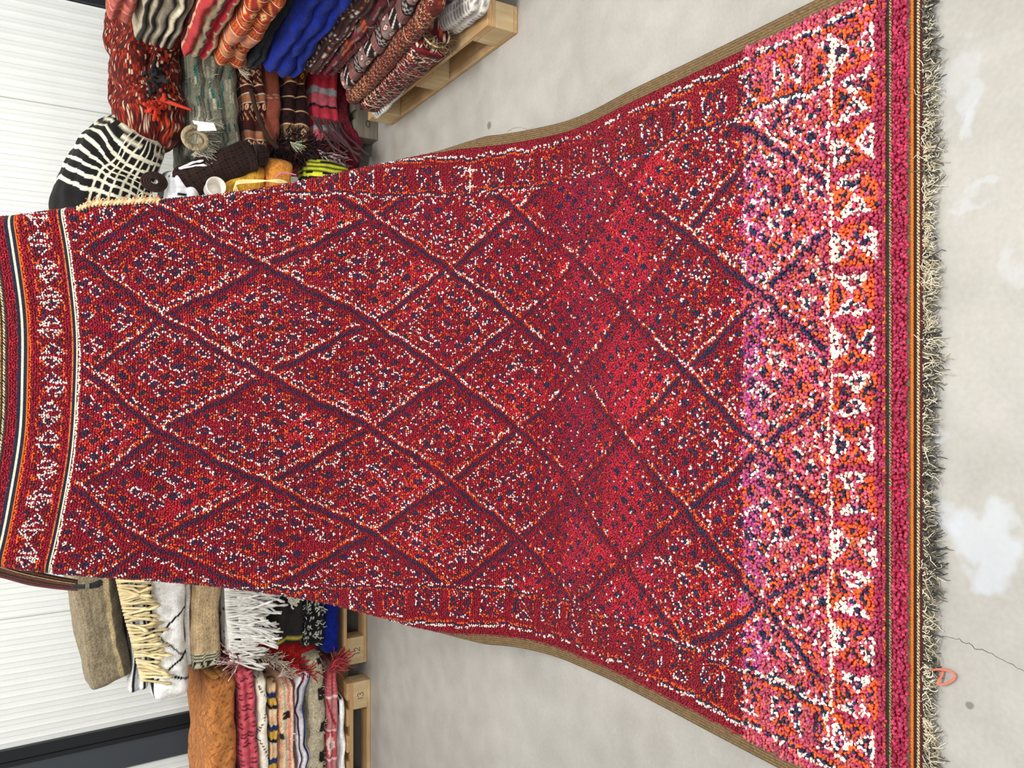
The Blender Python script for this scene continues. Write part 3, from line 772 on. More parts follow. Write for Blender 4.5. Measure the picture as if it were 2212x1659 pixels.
# ---- right front pile: long folded kilims, fold edges towards -x, far ends at y = 3.45
def RP(xl, w, z0, z1, y1=3.45, y0=2.36, xn=None, dz=0., yb=None):
    xn = xl if xn is None else xn; z = (z0 + z1) / 2
    return [(xn + w / 2, y0, z + dz), ((xl + xn) / 2 + w / 2, (y0 + y1) / 2, z + dz * .3), (xl + w / 2, y1, z)]
W = .56
item('rug', 'thin grey checked flat woven rug, lowest at the right corner of the pile', 'rug', GR, [(1.335, 3.48, .165), (1.37, 3.2, .157), (1.50, 2.7, .152), (1.60, 2.36, .15)], .16, .036, 1, p_check('4e5254', 'c8c4ba', .02, .03, .5, .35), seed=1, wob=.003, round_=.6)
item('rug', 'grey checked rug end draped over the near corner of the right pallet', 'rug', GR, [(1.56, 2.80, .175), (1.50, 2.6, .18), (1.47, 2.36, .19)], .3, .09, 2, p_check('8a8684', 'd8d0c4', .022, .03, .5, .3), seed=2, wob=.005)
def b_extra(r, V):
    ks = []
    # open rolled end: ring of cream edging and dark red mouth, tousled brown fringe
    c = np.array([1.345, 2.655, .24]); mb = MB()
    a = np.linspace(0, 2 * PI, 40); P = np.stack([c[0] + .062 * np.cos(a), np.full(40, c[1] - .0) + .012 * np.cos(a), c[2] + .058 * np.sin(a)], 1)
    mb.tube(P, .0035, 5, hx('d8c49c')); ks.append(mb.build('edging', M_YARN, r)); ks[-1]['label'] = 'cream edging round the rolled end'
    ks.append(fringe('fringe', P[:36] + (0, .01, 0), (-.4, -.6, -.1), 170, .05, ('4a3a2c', '6a543c', '8a6a48'), r, 5, .0014, .5, .2))
    return ks
item('kilim', 'dark red kilim with dotted diamonds and crosses, rolled with an open fringed end', 'rug', GR, RP(1.275, .30, .165, .262, 3.44, 2.66, 1.262, dz=.025), .30, .10, 1, p_lattice('4c141c', ('7c1c24', '1c1418', 'b0482a', '241418', '6a1a24'), .046), seed=3, res=.0045, taper=([0, .5, 1], [1.5, 1.25, 1]), extra=b_extra, bump=.006, wob=.005, round_=.45)
item('kilim', 'navy and red speckled rug bundle above the near pallet corner', 'rug', GR, [(1.55, 2.60, .27), (1.54, 2.48, .27), (1.54, 2.33, .27)], .26, .11, 2, p_kilim('33203a', ('e0d0c0', '8a2030', '24304c'), .05, .012, 3), seed=4)
item('kilim', 'slim rust and brown roll with thin cream zigzags', 'rug', GR, RP(1.288, .10, .262, .325, 3.43, 2.40, 1.30, dz=.055), .10, .066, 1, p_lattice('5c241c', ('2c1c24', '8c3a24', '3a2028'), .035, 'c09468', .07), seed=5, res=.0045, round_=.8, wob=.004)
item('kilim', 'black kilim roll banded with rose and cream zigzags', 'rug', GR, RP(1.325, .2, .325, .385, 3.36, 2.38, 1.35, dz=.05), .2, .064, 1, p_kilim('191618', ('a8584e', 'd8ccc0', '8c3034', '9a9088'), .07, .012, 5), seed=6, res=.0045, round_=.7)
def e_extra(r, V): return [shag('tufts', V, 900, .035, ('5c4a44', '7a2434', '4a3c38', '8a7c70'), r, 6, .0022, lambda p: p[0] < 1.46 or p[1] > 3.3)]
item('rug', 'shaggy brown and wine red rug with matted tufts', 'rug', GR, RP(1.37, W, .325 + .06, .455, 3.40, 2.36, 1.42), W, .07, 2, p_dash('5a2028', ('7a6a60', '8a1c34', 'b8552c', '3c2c2c'), .02, .05, .6), seed=7, extra=e_extra, mat=M_WOOL)
item('kilim', 'ribbed mauve brown kilim with rows of cream and orange dashes', 'rug', GR, RP(1.37, W, .455, .535, 3.43, 2.36, 1.44), W, .082, 3, p_dash('4e3434', ('d8c8b0', 'e0d6c4', '4e3434', 'c8642c'), .011, .014, .36), seed=8)
item('rug', 'royal blue wool rug folded in three thick rolls', 'rug', GR, RP(1.355, W, .535, .705, 3.47, 2.36, 1.40), W, .172, 3, p_lines('0a2484', '8890a8', [(1.22, .0, .045, .09), (1.28, 0, .03, .12)], .0035), seed=9, bump=.028, mat=M_WOOL, wob=.01)
item('rug', 'black denim-like folded cloth between the blue and the orange rugs', 'rug', GR, RP(1.37, .5, .705, .765, 3.50, 2.75, 1.45), .5, .062, 2, p_plain('1e2026', .3), seed=10)
def i_extra(r, V): return [fringe('fringe', [(1.42, 3.52, .80), (1.38, 3.53, .77)], (-.3, .5, -.8), 40, .06, ('d8ccb4', 'b8a88c'), r, 8, .0013)]
item('kilim', 'bright orange red kilim with cream and yellow medallions', 'rug', GR, RP(1.375, W, .765, .895, 3.52, 2.36, 1.34), W, .132, 2, p_kilim('98281e', ('e0c898', 'c47a2c', '201a1e', 'a83426', 'd8c8b0'), .085, .012, 6), seed=11, res=.005, extra=i_extra, bump=.024)
item('kilim', 'red folded kilim with beige borders and a row of dark arrows', 'rug', GR, RP(1.40, W, .895, 1.02, 3.56, 2.36, 1.37), W, .127, 3, p_bands([(.03, 'b43c38'), (.008, '1c1418'), (.012, 'e0a888'), (.05, 'a83434'), (.02, '8a7a60'), (.006, '201818'), (.03, '9c1c2c'), (.02, 'a89878')], axis='q'), seed=12, bump=.026)
item('rug', 'wavy stack of black, grey and cream striped rug folds', 'rug', GR, RP(1.425, W, 1.02, 1.20, 3.60, 2.36, 1.43), W, .182, 5, p_zband(['23201e', '8a8272', '1c1a1a', 'c8bca0', '2a2624', '746a5c', 'b8ac94', '1e1c1c', '958a76', '26221f', 'a39880']), seed=13, bump=.03, wavy=.05)
item('rug', 'salmon pink folded rug with a round bolster fold near the top', 'rug', GR, RP(1.45, W, 1.20, 1.305, 3.50, 2.36, 1.46), W, .107, 2, p_kilim('a24a40', ('b85c50', '7a3434', 'c8806c'), .05, .02, 7, line=False), seed=14, bump=.03)
item('rug', 'cream and rose worn rug on top of the right pile', 'rug', GR, RP(1.47, W, 1.305, 1.37, 3.36, 2.36, 1.45), W, .067, 2, p_bands([(.05, 'c8a884'), (.02, 'a85a48'), (.03, 'd8bc98')]), seed=15)

# ---- rear right pile (left ends towards -x, front faces at y 3.84)
def XP(xa, xb, y0, w, z0, z1, da=0., bend=0.): # path along x, xa = left end
    z = (z0 + z1) / 2; return [(xa, y0 + w / 2 + bend, z + da), ((xa * 2 + xb) / 3, y0 + w / 2, z + da * .2), (xb, y0 + w / 2, z)]
WC_ = .62
def fr(pts, D, n, L, cols, lab=None, **kw):
    return lambda r, V: [fringe('fringe', pts, D, n, L, cols, r, label=lab, **kw)]
item('rug', 'maroon shaggy rug lying lowest of the rear right pile beside the floor', 'rug', GC, [(1.17, 3.92, .10), (1.26, 4.0, .165), (1.6, 4.1, .17), (2.3, 4.1, .17)], .36, .07, 1, p_mix(('6a1424', '541020', '7c1c30')), seed=20, mat=M_WOOL)
def c5x(r, V):
    k = [fringe('fringe', [(1.19, 3.84, .33), (1.19, 3.86, .28), (1.17, 3.9, .24), (1.16, 3.92, .21)], (-.7, -.3, -.5), 110, .10, ('e0b8b8', 'c89a9a', 'd8c8c8'), r, 31, .0016, label='pink thread fringe')]
    mb = MB(); g = np.random.default_rng(2)
    for i in range(9):
        z = .36 - .018 * i; s = strand((1.35, 3.83, z), (-.9, -.15, g.uniform(-.4, .1)), .26, .005, g, 9, .16, None, .06); mb.tube(s, .0058, 6, hx('4a3638') * g.uniform(.8, 1.2))
    k.append(mb.build('dark_cord', M_YARN, r)); k[-1]['label'] = 'plum brown twisted cords hanging over the end'; return k
item('rug', 'red and pink checked rug with thread fringe and plum brown cords', 'rug', GC, XP(1.18, 2.4, 3.86, WC_, .20, .36, -.02), WC_, .16, 3, p_bands([(.05, 'b83444'), (.012, '241c20'), (.06, 'c45c68'), (.03, 'a4a4a4'), (.04, 'c03040')]), seed=21, extra=c5x)
def c4x(r, V):
    k = [fringe('fringe', [(1.20, 3.82, .47), (1.19, 3.83, .44)], (-.4, -.4, -.5), 40, .06, ('a8b088', 'd0d0b0', '7a9070'), r, 33, .0018, label='pale green knotted threads')]
    return k
item('kilim', 'dark plum kilim with bold cream and orange angular knotted bands', 'rug', GC, XP(1.16, 2.4, 3.84, WC_, .36, .50, -.01), WC_, .142, 2, p_kilim('35181c', ('e0b888', '1c1414', 'c8702c', 'f0dcb8', '2c1418'), .07, .02, 1, line=True), seed=22, res=.005, extra=c4x, bump=.03, wob=.012)
item('rug', 'plain terracotta ribbed rug with fine dotted lines', 'rug', GC, XP(1.19, 2.4, 3.85, WC_, .50, .60), WC_, .10, 1, p_bands([(.22, '8c4a38'), (.004, 'c89078'), (.012, '8c4a38'), (.004, 'c89078'), (.012, '8c4a38')]), seed=23, round_=.4)
def c2x(r, V):
    mb = MB(); P, _ = smoothpath([(1.42, 3.82, .66), (1.30, 3.805, .63), (1.20, 3.81, .58), (1.16, 3.82, .53)], 40); mb.tube(P, .011, 8, hx('3a2a20'))
    k = mb.build('brown_rope', M_YARN, r); k['label'] = 'dark brown rope'; return [k]
item('kilim', 'black and rust kilim dotted all over with small cream knots', 'rug', GC, XP(1.10, 2.4, 3.83, WC_, .60, .715, -.05, .02), WC_, .115, 2, p_kilim('4a1e1a', ('e0c4a0', 'b85a28', '1a1414', 'd89a70'), .04, .009, 2), seed=24, res=.0045, extra=c2x, bump=.03)
def c1x(r, V):
    k = [fringe('fringe', [(1.25, 3.82, .86), (1.17, 3.83, .88), (1.10, 3.84, .90), (1.08, 3.88, .92)], (-.75, -.25, -.55), 130, .10, ('a8a494', 'c8c4b0', '807c6c'), r, 35, .0018, .3, label='grey wool fringe')]
    mb = MB(); a = np.linspace(0, 2 * PI * 1.9, 60); rr = .052 - .030 * a / a[-1]; c = cam_pt(424, 300, 3.50)
    mb.tube(c + np.stack([rr * np.cos(a), -.01 + .004 * a, rr * 1.15 * np.sin(a)], 1), .0115, 8, hx('a89878')); k.append(mb.build('rolled_end', M_WOOL, r)); k[-1]['label'] = 'coiled end of the roll showing cream wool'
    k.append(shag('tufts', V, 380, .03, ('b8b09a', '8e8a7a', 'cfc4a4'), r, 4, .0026, lambda p: p[1] < 4.0 and 1.12 < p[0] < 1.5 and p[2] > .8))
    return k
item('rug', 'grey green ribbed rug with shaggy fringe and a white paper tag', 'rug', GC, XP(1.10, 2.4, 3.83, WC_, .715, .955, -.03), WC_, .24, 3, p_dash('7c7a68', ('a8a08c', '3c4444', '2c6a64', 'c0b8a0'), .012, .05, .45), seed=25, extra=c1x, bump=.03, mat=M_WOOL)
# paper tag
mb = MB(); a = cam_pt(416, 260, 3.49); b = cam_pt(428, 283, 3.49); c = cam_pt(468, 282, 3.47); d = cam_pt(462, 266, 3.49)
V = np.array([a, b, c, d, a + (0, .004, 0), b + (0, .004, 0), c + (0, .004, 0), d + (0, .004, 0)])
mb.add(V, [np.array([(0, 1, 2, 3), (7, 6, 5, 4), (0, 4, 5, 1), (1, 5, 6, 2), (2, 6, 7, 3), (3, 7, 4, 0)])])
tag(mb.build('paper_tag', M_PAPER, smooth=False), 'white paper tag tied to the grey green fringed rug', 'tag')
def c0x(r, V):
    mb = MB(); g = np.random.default_rng(12)
    for i in range(15):
        p = cam_pt(335 + g.uniform(-12, 14), 232 + g.uniform(-16, 16), 3.46); s = strand(p, (g.normal(0, 1), -.3, g.normal(0, 1)), .10, .003, g, 8, .8, None, .03); mb.tube(s, .0085, 5, hx('b83420') * g.uniform(.75, 1.15))
    P, _ = smoothpath([cam_pt(350, 215, 3.44), cam_pt(380, 226, 3.42), cam_pt(414, 238, 3.42)], 20); mb.tube(P, np.linspace(.012, .005, 20), 6, hx('b4341f'))
    k = [mb.build('red_tie', M_YARN, r)]; k[0]['label'] = 'frayed bright red tie'
    mb = MB()
    for i in range(12):
        p = cam_pt(325 + g.uniform(-8, 8), 165 + g.uniform(-10, 10), 3.44); s = strand(p, (g.normal(0, .5) + .2, -.2, -.6 + g.normal(0, .4)), .11, .003, g, 8, .6, None, .02); mb.tube(s, .008, 5, hx('1c1a1a'))
    k.append(mb.build('black_tie', M_YARN, r)); k[1]['label'] = 'black cord tie'; return k
item('rug', 'fat bundle of dark red and orange kilim tied with a red cloth', 'rug', GC, [(1.13, 4.12, 1.07), (1.35, 4.10, 1.09), (1.8, 4.1, 1.10), (2.4, 4.1, 1.10)], .56, .29, 2, p_dash('5c1a14', ('b8441e', '1c1214', 'd8c0a0', 'a82c1c', '2a1414', '1c1214'), .009, .013, .7), seed=26, res=.005, extra=c0x, bump=.03, cap=.14, wob=.02, round_=.6)
item('rug', 'dark brown knitted roll slung under the grey green rug', 'rug', GC, [cam_pt(390, 402, 3.66), cam_pt(440, 376, 3.66), cam_pt(520, 345, 3.68), cam_pt(575, 335, 3.74)], .10, .15, 1, p_check('1c1312', '33231e', .012, .014, .4, .4), seed=27, round_=.85, cap=.06)
def c6x(r, V): return [shag('tufts', V, 700, .07, ('221a1c', '3a2c2c', '5a2420', '1a1618'), r, 14, .0035)]
item('rug', 'black stringy rug end hanging at the left of the rear right pile', 'rug', GC, [(1.22, 3.93, .50), (1.20, 3.90, .38), (1.20, 3.90, .27)], .09, .10, 1, p_mix(('221a1c', '33262a', '4a1f22')), seed=28, extra=c6x, round_=.9, mat=M_WOOL)

# ---- things stacked between the rear right pile and the hanging rug
GS = 'small textiles stacked behind the right edge of the hanging rug'
item('cushion', 'black cushion with lemon yellow stripes by the hanging rug', 'cushion', GS, [(.66, 4.0, .28), (.85, 3.96, .28), (1.15, 3.92, .27)], .32, .21, 1, p_bands([(.018, '17160f'), (.014, 'd4da3c')], wob=.002, axis='s'), seed=40, res=.004, round_=.6, cap=.08)
item('blanket', 'dark folded blanket under the yellow cushions', 'blanket', GS, [(.30, 4.3, .43), (.7, 4.3, .43), (1.02, 4.3, .43)], .5, .09, 2, p_plain('2a2220', .3), seed=41)
def yx(r, V):
    mb = MB()
    for k in range(3):
        P, _ = smoothpath([cam_pt(505 + 5 * k, 415, 3.60), cam_pt(512, 398 - 3 * k, 3.59), cam_pt(560, 393 - 2 * k, 3.58), cam_pt(600, 388 + 3 * k, 3.58), cam_pt(622, 394, 3.6)], 40); mb.tube(P, .0032, 6, hx('ecd89c'))
    P, _ = smoothpath([cam_pt(594, 384, 3.56), cam_pt(612, 373, 3.55), cam_pt(640, 378, 3.55)], 20); mb.tube(P, .003, 6, hx('d870a0'))
    k = mb.build('cord', M_YARN, r); k['label'] = 'cream plied cords and a pink thread'; return [k]
item('cushion', 'mustard yellow wool cushion', 'cushion', GS, [(.40, 4.1, .70), (.7, 4.1, .70), (1.115, 4.02, .665)], .40, .22, 1, p_plain('e2a83a', .15), seed=42, round_=.5, cap=.06, mat=M_WOOL)
item('cushion', 'orange wool cushion with a pink thread tie', 'cushion', GS, [(.45, 4.05, .53), (.75, 4.02, .53), (1.13, 3.95, .505)], .30, .13, 1, p_plain('e09440', .15), seed=43, round_=.5, extra=yx, mat=M_WOOL)
mb = MB(); c = cam_pt(462, 408, 3.62); q = np.array([(0, -.02, 0)])
prof = [(.0, 0.), (.034, 0.), (.040, .012), (.042, .10), (.046, .104), (.043, .108), (.037, .104), (.035, .02), (.0, .016)]
ka = np.arange(28) * 2 * PI / 28
ring = np.array([[(r * math.cos(a), -z, r * math.sin(a)) for a in ka] for r, z in prof]) + c + (0, .05, 0)
F = np.array([(i * 28 + j, i * 28 + (j + 1) % 28, (i + 1) * 28 + (j + 1) % 28, (i + 1) * 28 + j) for i in range(8) for j in range(28)])
mb.add(ring.reshape(-1, 3), [F]); tag(mb.build('mug', M_CERAMIC), 'white ceramic mug lying by the yellow cushion with its mouth forward', 'mug')
def wx_(r, V):
    k = [fringe('fringe', [(1.00, 3.85, .98), (1.0, 3.85, .97)], (.25, -.3, -.8), 3, .16, ('f0f0ee',), r, 46, .005, .15, label='white knotted cord', knots=True)]
    return k
item('blanket', 'white cotton throw with rows of black stitches', 'blanket', GS, [(.45, 4.12, .955), (.75, 4.10, .96), (1.03, 4.03, .935)], .36, .15, 2, p_dash('eceef0', ('17181a', 'eceef0', 'eceef0', 'eceef0', 'eceef0'), .06, .012, .3), seed=45, extra=wx_, round_=.55)
item('blanket', 'folded grey blue cloth under the white throw', 'blanket', GS, [(.4, 4.15, .85), (.7, 4.15, .85), (1.02, 4.08, .845)], .36, .05, 1, p_plain('7c8894', .15), seed=47, round_=.6)
mb = MB(); cc = cam_pt(333, 393, 3.50); t = np.linspace(0, 1, 60)
for k in range(4):
    rr = .052 - .0105 * k; a = t * 2 * PI; P = cc + np.stack([rr * np.cos(a) * .8, -.004 * k + .0 * a, rr * np.sin(a)], 1); mb.tube(P, .0058, 7, hx('33241f'))
tag(mb.build('rope_coil', M_YARN), 'coil of dark brown cord beside the black and cream bundle', 'rope')
def bundle2(s, q, z, g):
    """cream bands round the outer part, thin cream lines running lengthwise on the lower side"""
    blk, cr_ = H('1b1a19', 'e9e3c8')
    C = np.broadcast_to(blk, s.shape + (3,)).copy()
    ring = (s > .31) & (((s + .012 * np.sin(z * 5)) / .047) % 1 < .34)
    up = np.zeros(s.shape, bool)
    for p0 in (.06, .15, .22, .31, .38, .47, .56, .63): up |= np.abs(z - p0 - .01 * np.sin(s * 9)) < .011
    return np.where((ring | (up & (z < .68)))[..., None], cr_, C)
item('blanket', 'big stuffed black cloth bundle with cream checks', 'blanket', GS, [(.55, 4.16, 1.27), (.83, 4.14, 1.275), (1.0, 4.12, 1.235), (1.13, 4.08, 1.17), (1.23, 4.04, 1.115)], .46, .42, 1, bundle2, seed=48, res=.0042, round_=.72, cap=.10, wob=.012, taper=([0, .4, .75, 1], [1.0, 1.0, .85, .6]), capn=2.2)
for k, (za, zb) in enumerate(((.137, .36), (.36, .56), (.56, .75), (.75, .92))):
    item('rug', 'folded rug lying flat behind the middle of the hanging rug', 'rug', 'folded rugs behind the hanging rug', [(-.2, 4.4, (za + zb) / 2), (.2, 4.4, (za + zb) / 2), (.62, 4.4, (za + zb) / 2)], .6, zb - za, 2, p_plain(('6a2028', '8a6a50', '3a2020', 'a09080')[k]), seed=149 + k, res=.014)

# ---- pile on pallet 12, left of the hanging rug
item('rug', 'deep ultramarine blue pile rug, lowest on pallet 12', 'rug', GM, XP(-1.46, -.35, 3.99, .66, .137, .235), .66, .10, 1, p_plain('0a1c74', .3), seed=60, mat=M_WOOL, round_=.5)
def m2x(r, V): return [shag('tufts', V, 1500, .028, ('d8d6c8', 'b8b8a8', 'e4e2d4', '1a1a1a'), r, 61, .0042, lambda p: p[1] < 4.15)]
item('rug', 'black rug with looped off-white tufts above the blue one', 'rug', GM, XP(-1.40, -.35, 3.99, .64, .235, .335), .64, .10, 1, p_dash('161616', ('c8c6b8', '161616'), .012, .012, .4), seed=61, extra=m2x, mat=M_WOOL)
def m3x(r, V):
    k = [fringe('fringe', [(-1.02, 3.965, .46), (-1.08, 3.965, .44), (-1.13, 3.965, .42), (-1.10, 3.965, .38)], (-.4, -.5, .1), 36, .04, ('e8e4c8', 'f0ecd8'), r, 62, .006, .6, label='cream wool tufts')]
    mb = MB()
    for x, w in ((-1.33, .008), (-1.10, .008)): pass
    return k
item('rug', 'charcoal rug folded thick with a yellow stripe down its end', 'rug', GM, [(-1.385, 4.32, .42), (-1.1, 4.31, .43), (-.35, 4.31, .43)], .64, .19, 2, p_bands([(.045, '25211f'), (.018, 'c8b84a'), (.2, '2a2624'), (.01, '17171a'), (.2, '2a2624')], axis='s'), seed=63, extra=m3x, bump=.03, cap=.12)
item('rug', 'white folded cloth with a blue stitched edge and corded end', 'rug', GM, XP(-1.20, -.35, 3.985, .64, .525, .60), .64, .078, 2, p_bands([(.15, 'e4e4e2'), (.004, '2a3a7a'), (.1, 'e8e8e6')]), seed=64,
     extra=lambda r, V: [fringe('cord', [(-1.02, 3.97, .59), (-1.12, 3.965, .57)], (-.5, -.4, -.7), 8, .13, ('f0eee6',), r, 65, .006, .25, label='white plied cords', knots=True)])
item('rug', 'white rug with long knotted white fringe hanging in tassels', 'rug', GM, XP(-1.36, -.35, 3.98, .64, .60, .755, -.02), .64, .158, 1, p_dash('dedcd6', ('2a2c34', 'dedcd6', 'dedcd6', 'dedcd6'), .05, .012, .3), seed=66,
     extra=lambda r, V: [fringe('fringe', [(-.92, 3.965, .755), (-1.1, 3.96, .75), (-1.25, 3.965, .735), (-1.375, 3.97, .725)], (-.06, -.25, -1), 95, .17, ('f0ece4', 'e0dcd2'), r, 67, .0052, .1, .08, label='long knotted white tassels', knots=True),
                         fringe('fringe', [(-.95, 3.95, .70), (-1.15, 3.95, .69), (-1.30, 3.955, .67)], (-.2, -.3, -1), 60, .19, ('f4f0e8',), r, 68, .0055, .13, .08, label='lower row of white tassels', knots=True)])
item('rug', 'beige ribbed rug with a black and cream striped end band', 'rug', GM, XP(-1.41, -.35, 3.98, .64, .755, .895), .64, .142, 1,
     lambda s, q, z, g: np.where((s < .095)[..., None], np.where((((s + .02 * np.sin(q * 40)) / .014) % 1 < .5)[..., None], hx('1f2224'), hx('cfc6a4')), hx('c4a880') * (1 + .14 * np.sin(q / .011 * 6.28))[..., None]), seed=69, mat=M_WOOL)
item('rug', 'thin off-white folded lining between the beige and the white line-drawn rugs', 'rug', GM, XP(-1.40, -.35, 4.02, .60, .895, .92), .60, .03, 1, p_plain('cfc8c0', .1), seed=70)
item('rug', 'white rug with bent black lines, its rounded end sticking out left', 'rug', GM, XP(-1.53, -.35, 3.97, .64, .92, 1.085, -.02), .64, .17, 1,
     lambda s, q, z, g: np.where(((np.abs(z - .93) < .025) | ((np.abs(np.abs(s - .33) - .14 * (.88 - z)) < .006) & (z < .9)) | ((np.abs(np.abs(s - .165) - .09 * (.75 - z)) < .006) & (z < .78)) | ((np.abs(s - .165 + .25 * (z - .75)) < .006) & (z > .7)))[..., None], hx('15151c'), hx('f8f5ee') * (1 + .05 * np.sin(q / .01 * 6.28))[..., None]), seed=71, round_=.5, cap=.09)
item('rug', 'white rug folded small with black edge lines under the taupe rug', 'rug', GM, XP(-1.47, -.35, 3.99, .62, 1.085, 1.165), .62, .082, 2, p_zband(['eceae4', '15151c', 'eceae4', 'c0c4c8', '15151c', 'eceae4']), seed=72, cap=.05)
item('rug', 'taupe ribbed rug on top with long cream knotted fringe', 'rug', GM, [(-1.40, 4.30, 1.235), (-1.30, 4.30, 1.26), (-1.05, 4.30, 1.30), (-.8, 4.30, 1.33), (-.35, 4.3, 1.34)], .64, .20, 1,
     lambda s, q, z, g: np.where((np.abs(z - .27) < .05)[..., None], hx('c0aa80'), np.where((z < .22)[..., None], hx('5f5544'), hx('8b7d64') * (1 + .12 * np.sin(q / .009 * 6.28))[..., None])), seed=73, mat=M_WOOL, round_=.4,
     extra=lambda r, V: [fringe('fringe', [(-.86, 3.97, 1.235), (-1.05, 3.97, 1.20), (-1.22, 3.97, 1.16), (-1.385, 3.975, 1.125)], (-.08, -.35, -1), 64, .15, ('e8d8a8', 'dcc898'), r, 74, .0066, .14, .1, label='long cream knotted fringe', knots=True)])

# ---- pile on pallet 13, far left
XB = -2.75
def zl(z): return .175 + (z - .175) * .7557 if z > .175 else z
def LP(xa, y0, w, z0, z1, da=0.): z = (zl(z0) + zl(z1)) / 2; return [(xa, y0 + w / 2, z + da), (xa - .35, y0 + w / 2, z), (XB, y0 + w / 2, z)]
item('rug', 'white folded rug with slanting black marks, lowest on pallet 13', 'rug', GL, LP(-1.66, 3.95, .66, PT + .002, .175), .66, .042, 1, p_dash('e8e6e2', ('1c1c22', 'e8e6e2', 'e8e6e2', 'e8e6e2'), .03, .10, .3), seed=80, round_=.6)
item('kilim', 'crimson and rose kilim with white stitched squares near the bottom', 'rug', GL, LP(-1.50, 3.955, .66, .175, .262, -.01), .66, .068, 2, p_kilim('b04a50', ('e0c0b8', 'a02030', 'c87878'), .16, .02, 2), seed=81, bump=.02,
     extra=lambda r, V: [fringe('fringe', [(-1.52, 3.96, .235), (-1.50, 3.98, .19)], (.8, -.3, -.35), 46, .13, ('b03c40', '8c2c34'), r, 82, .0035, .35, label='red frayed threads')])
def l3x(r, V): return [shag('tufts', V, 1500, .02, ('b8ac90', 'a4987c', 'c8bea4'), r, 83, .003, lambda p: p[1] < 4.1)]
item('rug', 'shaggy greige rug with black blotches', 'rug', GL, LP(-1.42, 3.955, .66, .262, .40), .66, .106, 1,
     lambda s, q, z, g: np.where((((s / .17) % 1 < .34) & (z < .42) & (z > .02))[..., None], hx('1c1815'), hx('b5a98e')), seed=84, mat=M_WOOL, extra=l3x, round_=.4)
item('rug', 'white folded cotton rug with navy selvages in loose loops', 'rug', GL, LP(-1.46, 3.945, .66, .40, .475), .66, .06, 3, p_zband(['e6e4e6', '2c3660', 'e6e4e6', 'dcd0d4', '2a2430', 'e6e4e6']), seed=85, bump=.03, wavy=.12, wob=.014)
item('rug', 'peach and coral striped shaggy rug with small black squares', 'rug', GL, LP(-1.52, 3.95, .66, .475, .595), .66, .094, 2,
     lambda s, q, z, g: np.where(((np.abs(s - .17) < .02) & (np.abs(z - .55) < .17) | (np.abs(s - .27) < .013) & (np.abs(z - .8) < .1))[..., None], hx('2a2620'), np.where((z < .16)[..., None], hx('a83030'), np.where(((z > .34) & (z < .46))[..., None], hx('d8836c'), np.where((z > .72)[..., None], hx('d88a6a') * .5 + .5 * hx('e8c8a0'), hx('e6d6b4'))))), seed=86, mat=M_WOOL, bump=.022,
     extra=lambda r, V: [shag('tufts', V, 900, .02, ('e6d4b0', 'd89a7c'), r, 87, .003, lambda p: p[1] < 4.1 and p[2] > .42), fringe('fringe', [(-1.50, 3.98, .49), (-1.50, 3.97, .42)], (.5, -.3, -.6), 80, .07, ('d8c8b0', 'b8a898', 'b03030'), r, 88, .002, .35)])
item('rug', 'peach folded kilim with blue and yellow blocks along its fold', 'rug', GL, LP(-1.51, 3.95, .66, .595, .655), .66, .048, 2, p_bands([(.05, 'e0b890'), (.03, '24345c'), (.04, 'd8a848'), (.02, '1c1c28'), (.03, 'e4c8a4')]), seed=89, bump=.02)
item('rug', 'smooth cream rug with a dotted black diamond line', 'rug', GL, LP(-1.47, 3.94, .66, .655, .73, .01), .66, .06, 1,
     lambda s, q, z, g: np.where(((np.abs(z - np.abs((s / .30) % 1 - .5) * 2) < .09) & ((s / .013) % 1 < .45))[..., None], hx('1c1c22'), hx('ece4d0') * np.ones(s.shape + (1,))), seed=90, round_=.55)
item('rug', 'rose pink rug crossed by black rib lines, folded in two rolls', 'rug', GL, LP(-1.40, 3.945, .66, .73, .845, .015), .66, .09, 2, p_bands([(.018, 'c04a58'), (.004, '26141a'), (.022, 'cc5c64'), (.0035, '5c1c28')], wob=.003), seed=91, bump=.03,
     extra=lambda r, V: [fringe('fringe', [(-1.40, 3.97, .69), (-1.39, 4.05, .66), (-1.39, 4.15, .64)], (.25, -.4, .35), 90, .13, ('dcb8b0', 'a86c6c', 'e8d0c8', '5c2028'), r, 92, .0026, .12, -.02, label='pale pink and wine fringe')])
item('rug', 'orange tan faded rug with faint red scrawled pattern, on top of the left pile', 'rug', GL, [(-1.46, 4.27, .762), (-1.7, 4.27, .76), (XB, 4.27, .76)], .66, .148, 1,
     lambda s, q, z, g: (hx('b4743e') * (1 + .12 * np.sin(s * 31 + 5 * np.sin(q * 17)))[..., None] * np.where((np.abs(np.sin(s * 55 + 4 * np.sin(q * 42)) * np.sin(q * 60 + 3 * np.sin(s * 38))) < .10)[..., None], (.55, .45, .45), 1.) * (1 - .3 * ((z < .3) & ((s / .011) % 1 < .4) & (s > .1))[..., None] * np.array([0, .8, 1.]))), seed=93, round_=.4, cap=.03, capn=4,
     extra=lambda r, V: [bolster('folded_flap', [(-1.45, 3.99, .755), (-1.445, 4.2, .785), (-1.45, 4.45, .785)], .03, .10, 3, p_plain('9c6c38', .2), seed=94, parent=r, bump=.01, wob=.004)[0]])
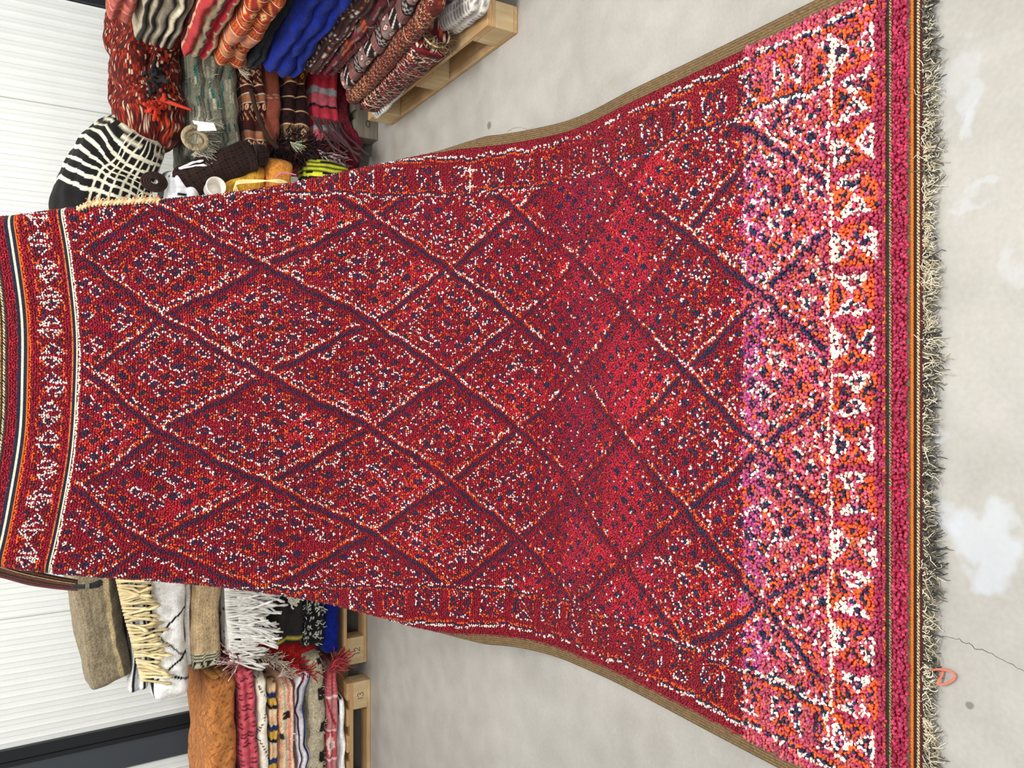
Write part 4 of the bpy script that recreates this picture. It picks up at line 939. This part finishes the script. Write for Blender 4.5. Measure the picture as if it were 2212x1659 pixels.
item('rug', 'scarlet folded rug standing in the gap between pallets 12 and 13', 'rug', GL, [(-1.36, 4.35, .62), (-1.41, 4.2, .45), (-1.49, 4.1, .28)], .16, .16, 1, p_mix(('a01818', '8c1414', 'b42020')), seed=95, round_=.7, mat=M_WOOL,
     extra=lambda r, V: [fringe('fringe', [(-1.38, 4.12, .60), (-1.42, 4.06, .52), (-1.46, 4.02, .44)], (-.2, -.8, -.3), 120, .09, ('c8b8a0', 'a89888', 'e0d4c0'), r, 96, .002, .3, label='pale twisted fringe'),
                         fringe('fringe', [(-1.44, 4.02, .45), (-1.50, 4.0, .33)], (-.3, -.7, -.4), 90, .10, ('b01c1c', '8c1414'), r, 97, .0028, .3, label='red fringe')])

# ------------------------------------------------------------------ light
def area(nm, loc, size, energy, rot, col=(1, 1, 1)):
    l = bpy.data.lights.new(nm, 'AREA'); l.shape = 'RECTANGLE'; l.size, l.size_y = size; l.energy = energy; l.color = col
    o = bpy.data.objects.new(nm, l); o.location = loc; o.rotation_euler = rot; COL.objects.link(o); return o
area('overhead_light', (.7, .8, 3.9), (1.5, .8), 118, (0, 0, 0), (1, .97, .92))
area('overhead_light', (-.2, 4.35, 3.7), (5.0, .12), 42, (math.radians(12), 0, 0), (1, .985, .96))  # added unseen wall-wash strip, grazes the panels to brighten wall and ribs
area('overhead_light', (.5, 3.2, 4.0), (3.6, .35), 42, (0, 0, 0), (1, .97, .93))
area('daylight_door', (.3, -2.8, 2.2), (3.4, 2.6), 135, (math.radians(72), 0, math.radians(3)), (.93, .97, 1))
w = bpy.data.worlds.new('hall_light'); bpy.context.scene.world = w; w.use_nodes = True
w.node_tree.nodes['Background'].inputs[0].default_value = (.93, .96, 1, 1); w.node_tree.nodes['Background'].inputs[1].default_value = .33

# ------------------------------------------------------------------ camera (held upright; the picture lies on its side)
cd = bpy.data.cameras.new('camera'); cam = bpy.data.objects.new('camera', cd); COL.objects.link(cam)
cd.sensor_fit = 'HORIZONTAL'; cd.sensor_width = 36; cd.lens = 1661 / 2212 * 36; cd.clip_start = .05
p = math.radians(31.6); c, s = math.cos(p), math.sin(p)
M = Matrix(((0, 1, 0, 0), (-s, 0, -c, 0), (-c, 0, s, 0), (0, 0, 0, 1)))
M.translation = Vector((0, 0, 1.53)); cam.matrix_world = M
sc = bpy.context.scene; sc.camera = cam
sc.view_settings.view_transform = 'Standard'; sc.view_settings.look = 'None'; sc.view_settings.gamma = 1
sc.view_settings.use_curve_mapping = False; sc.view_settings.exposure = 0.42
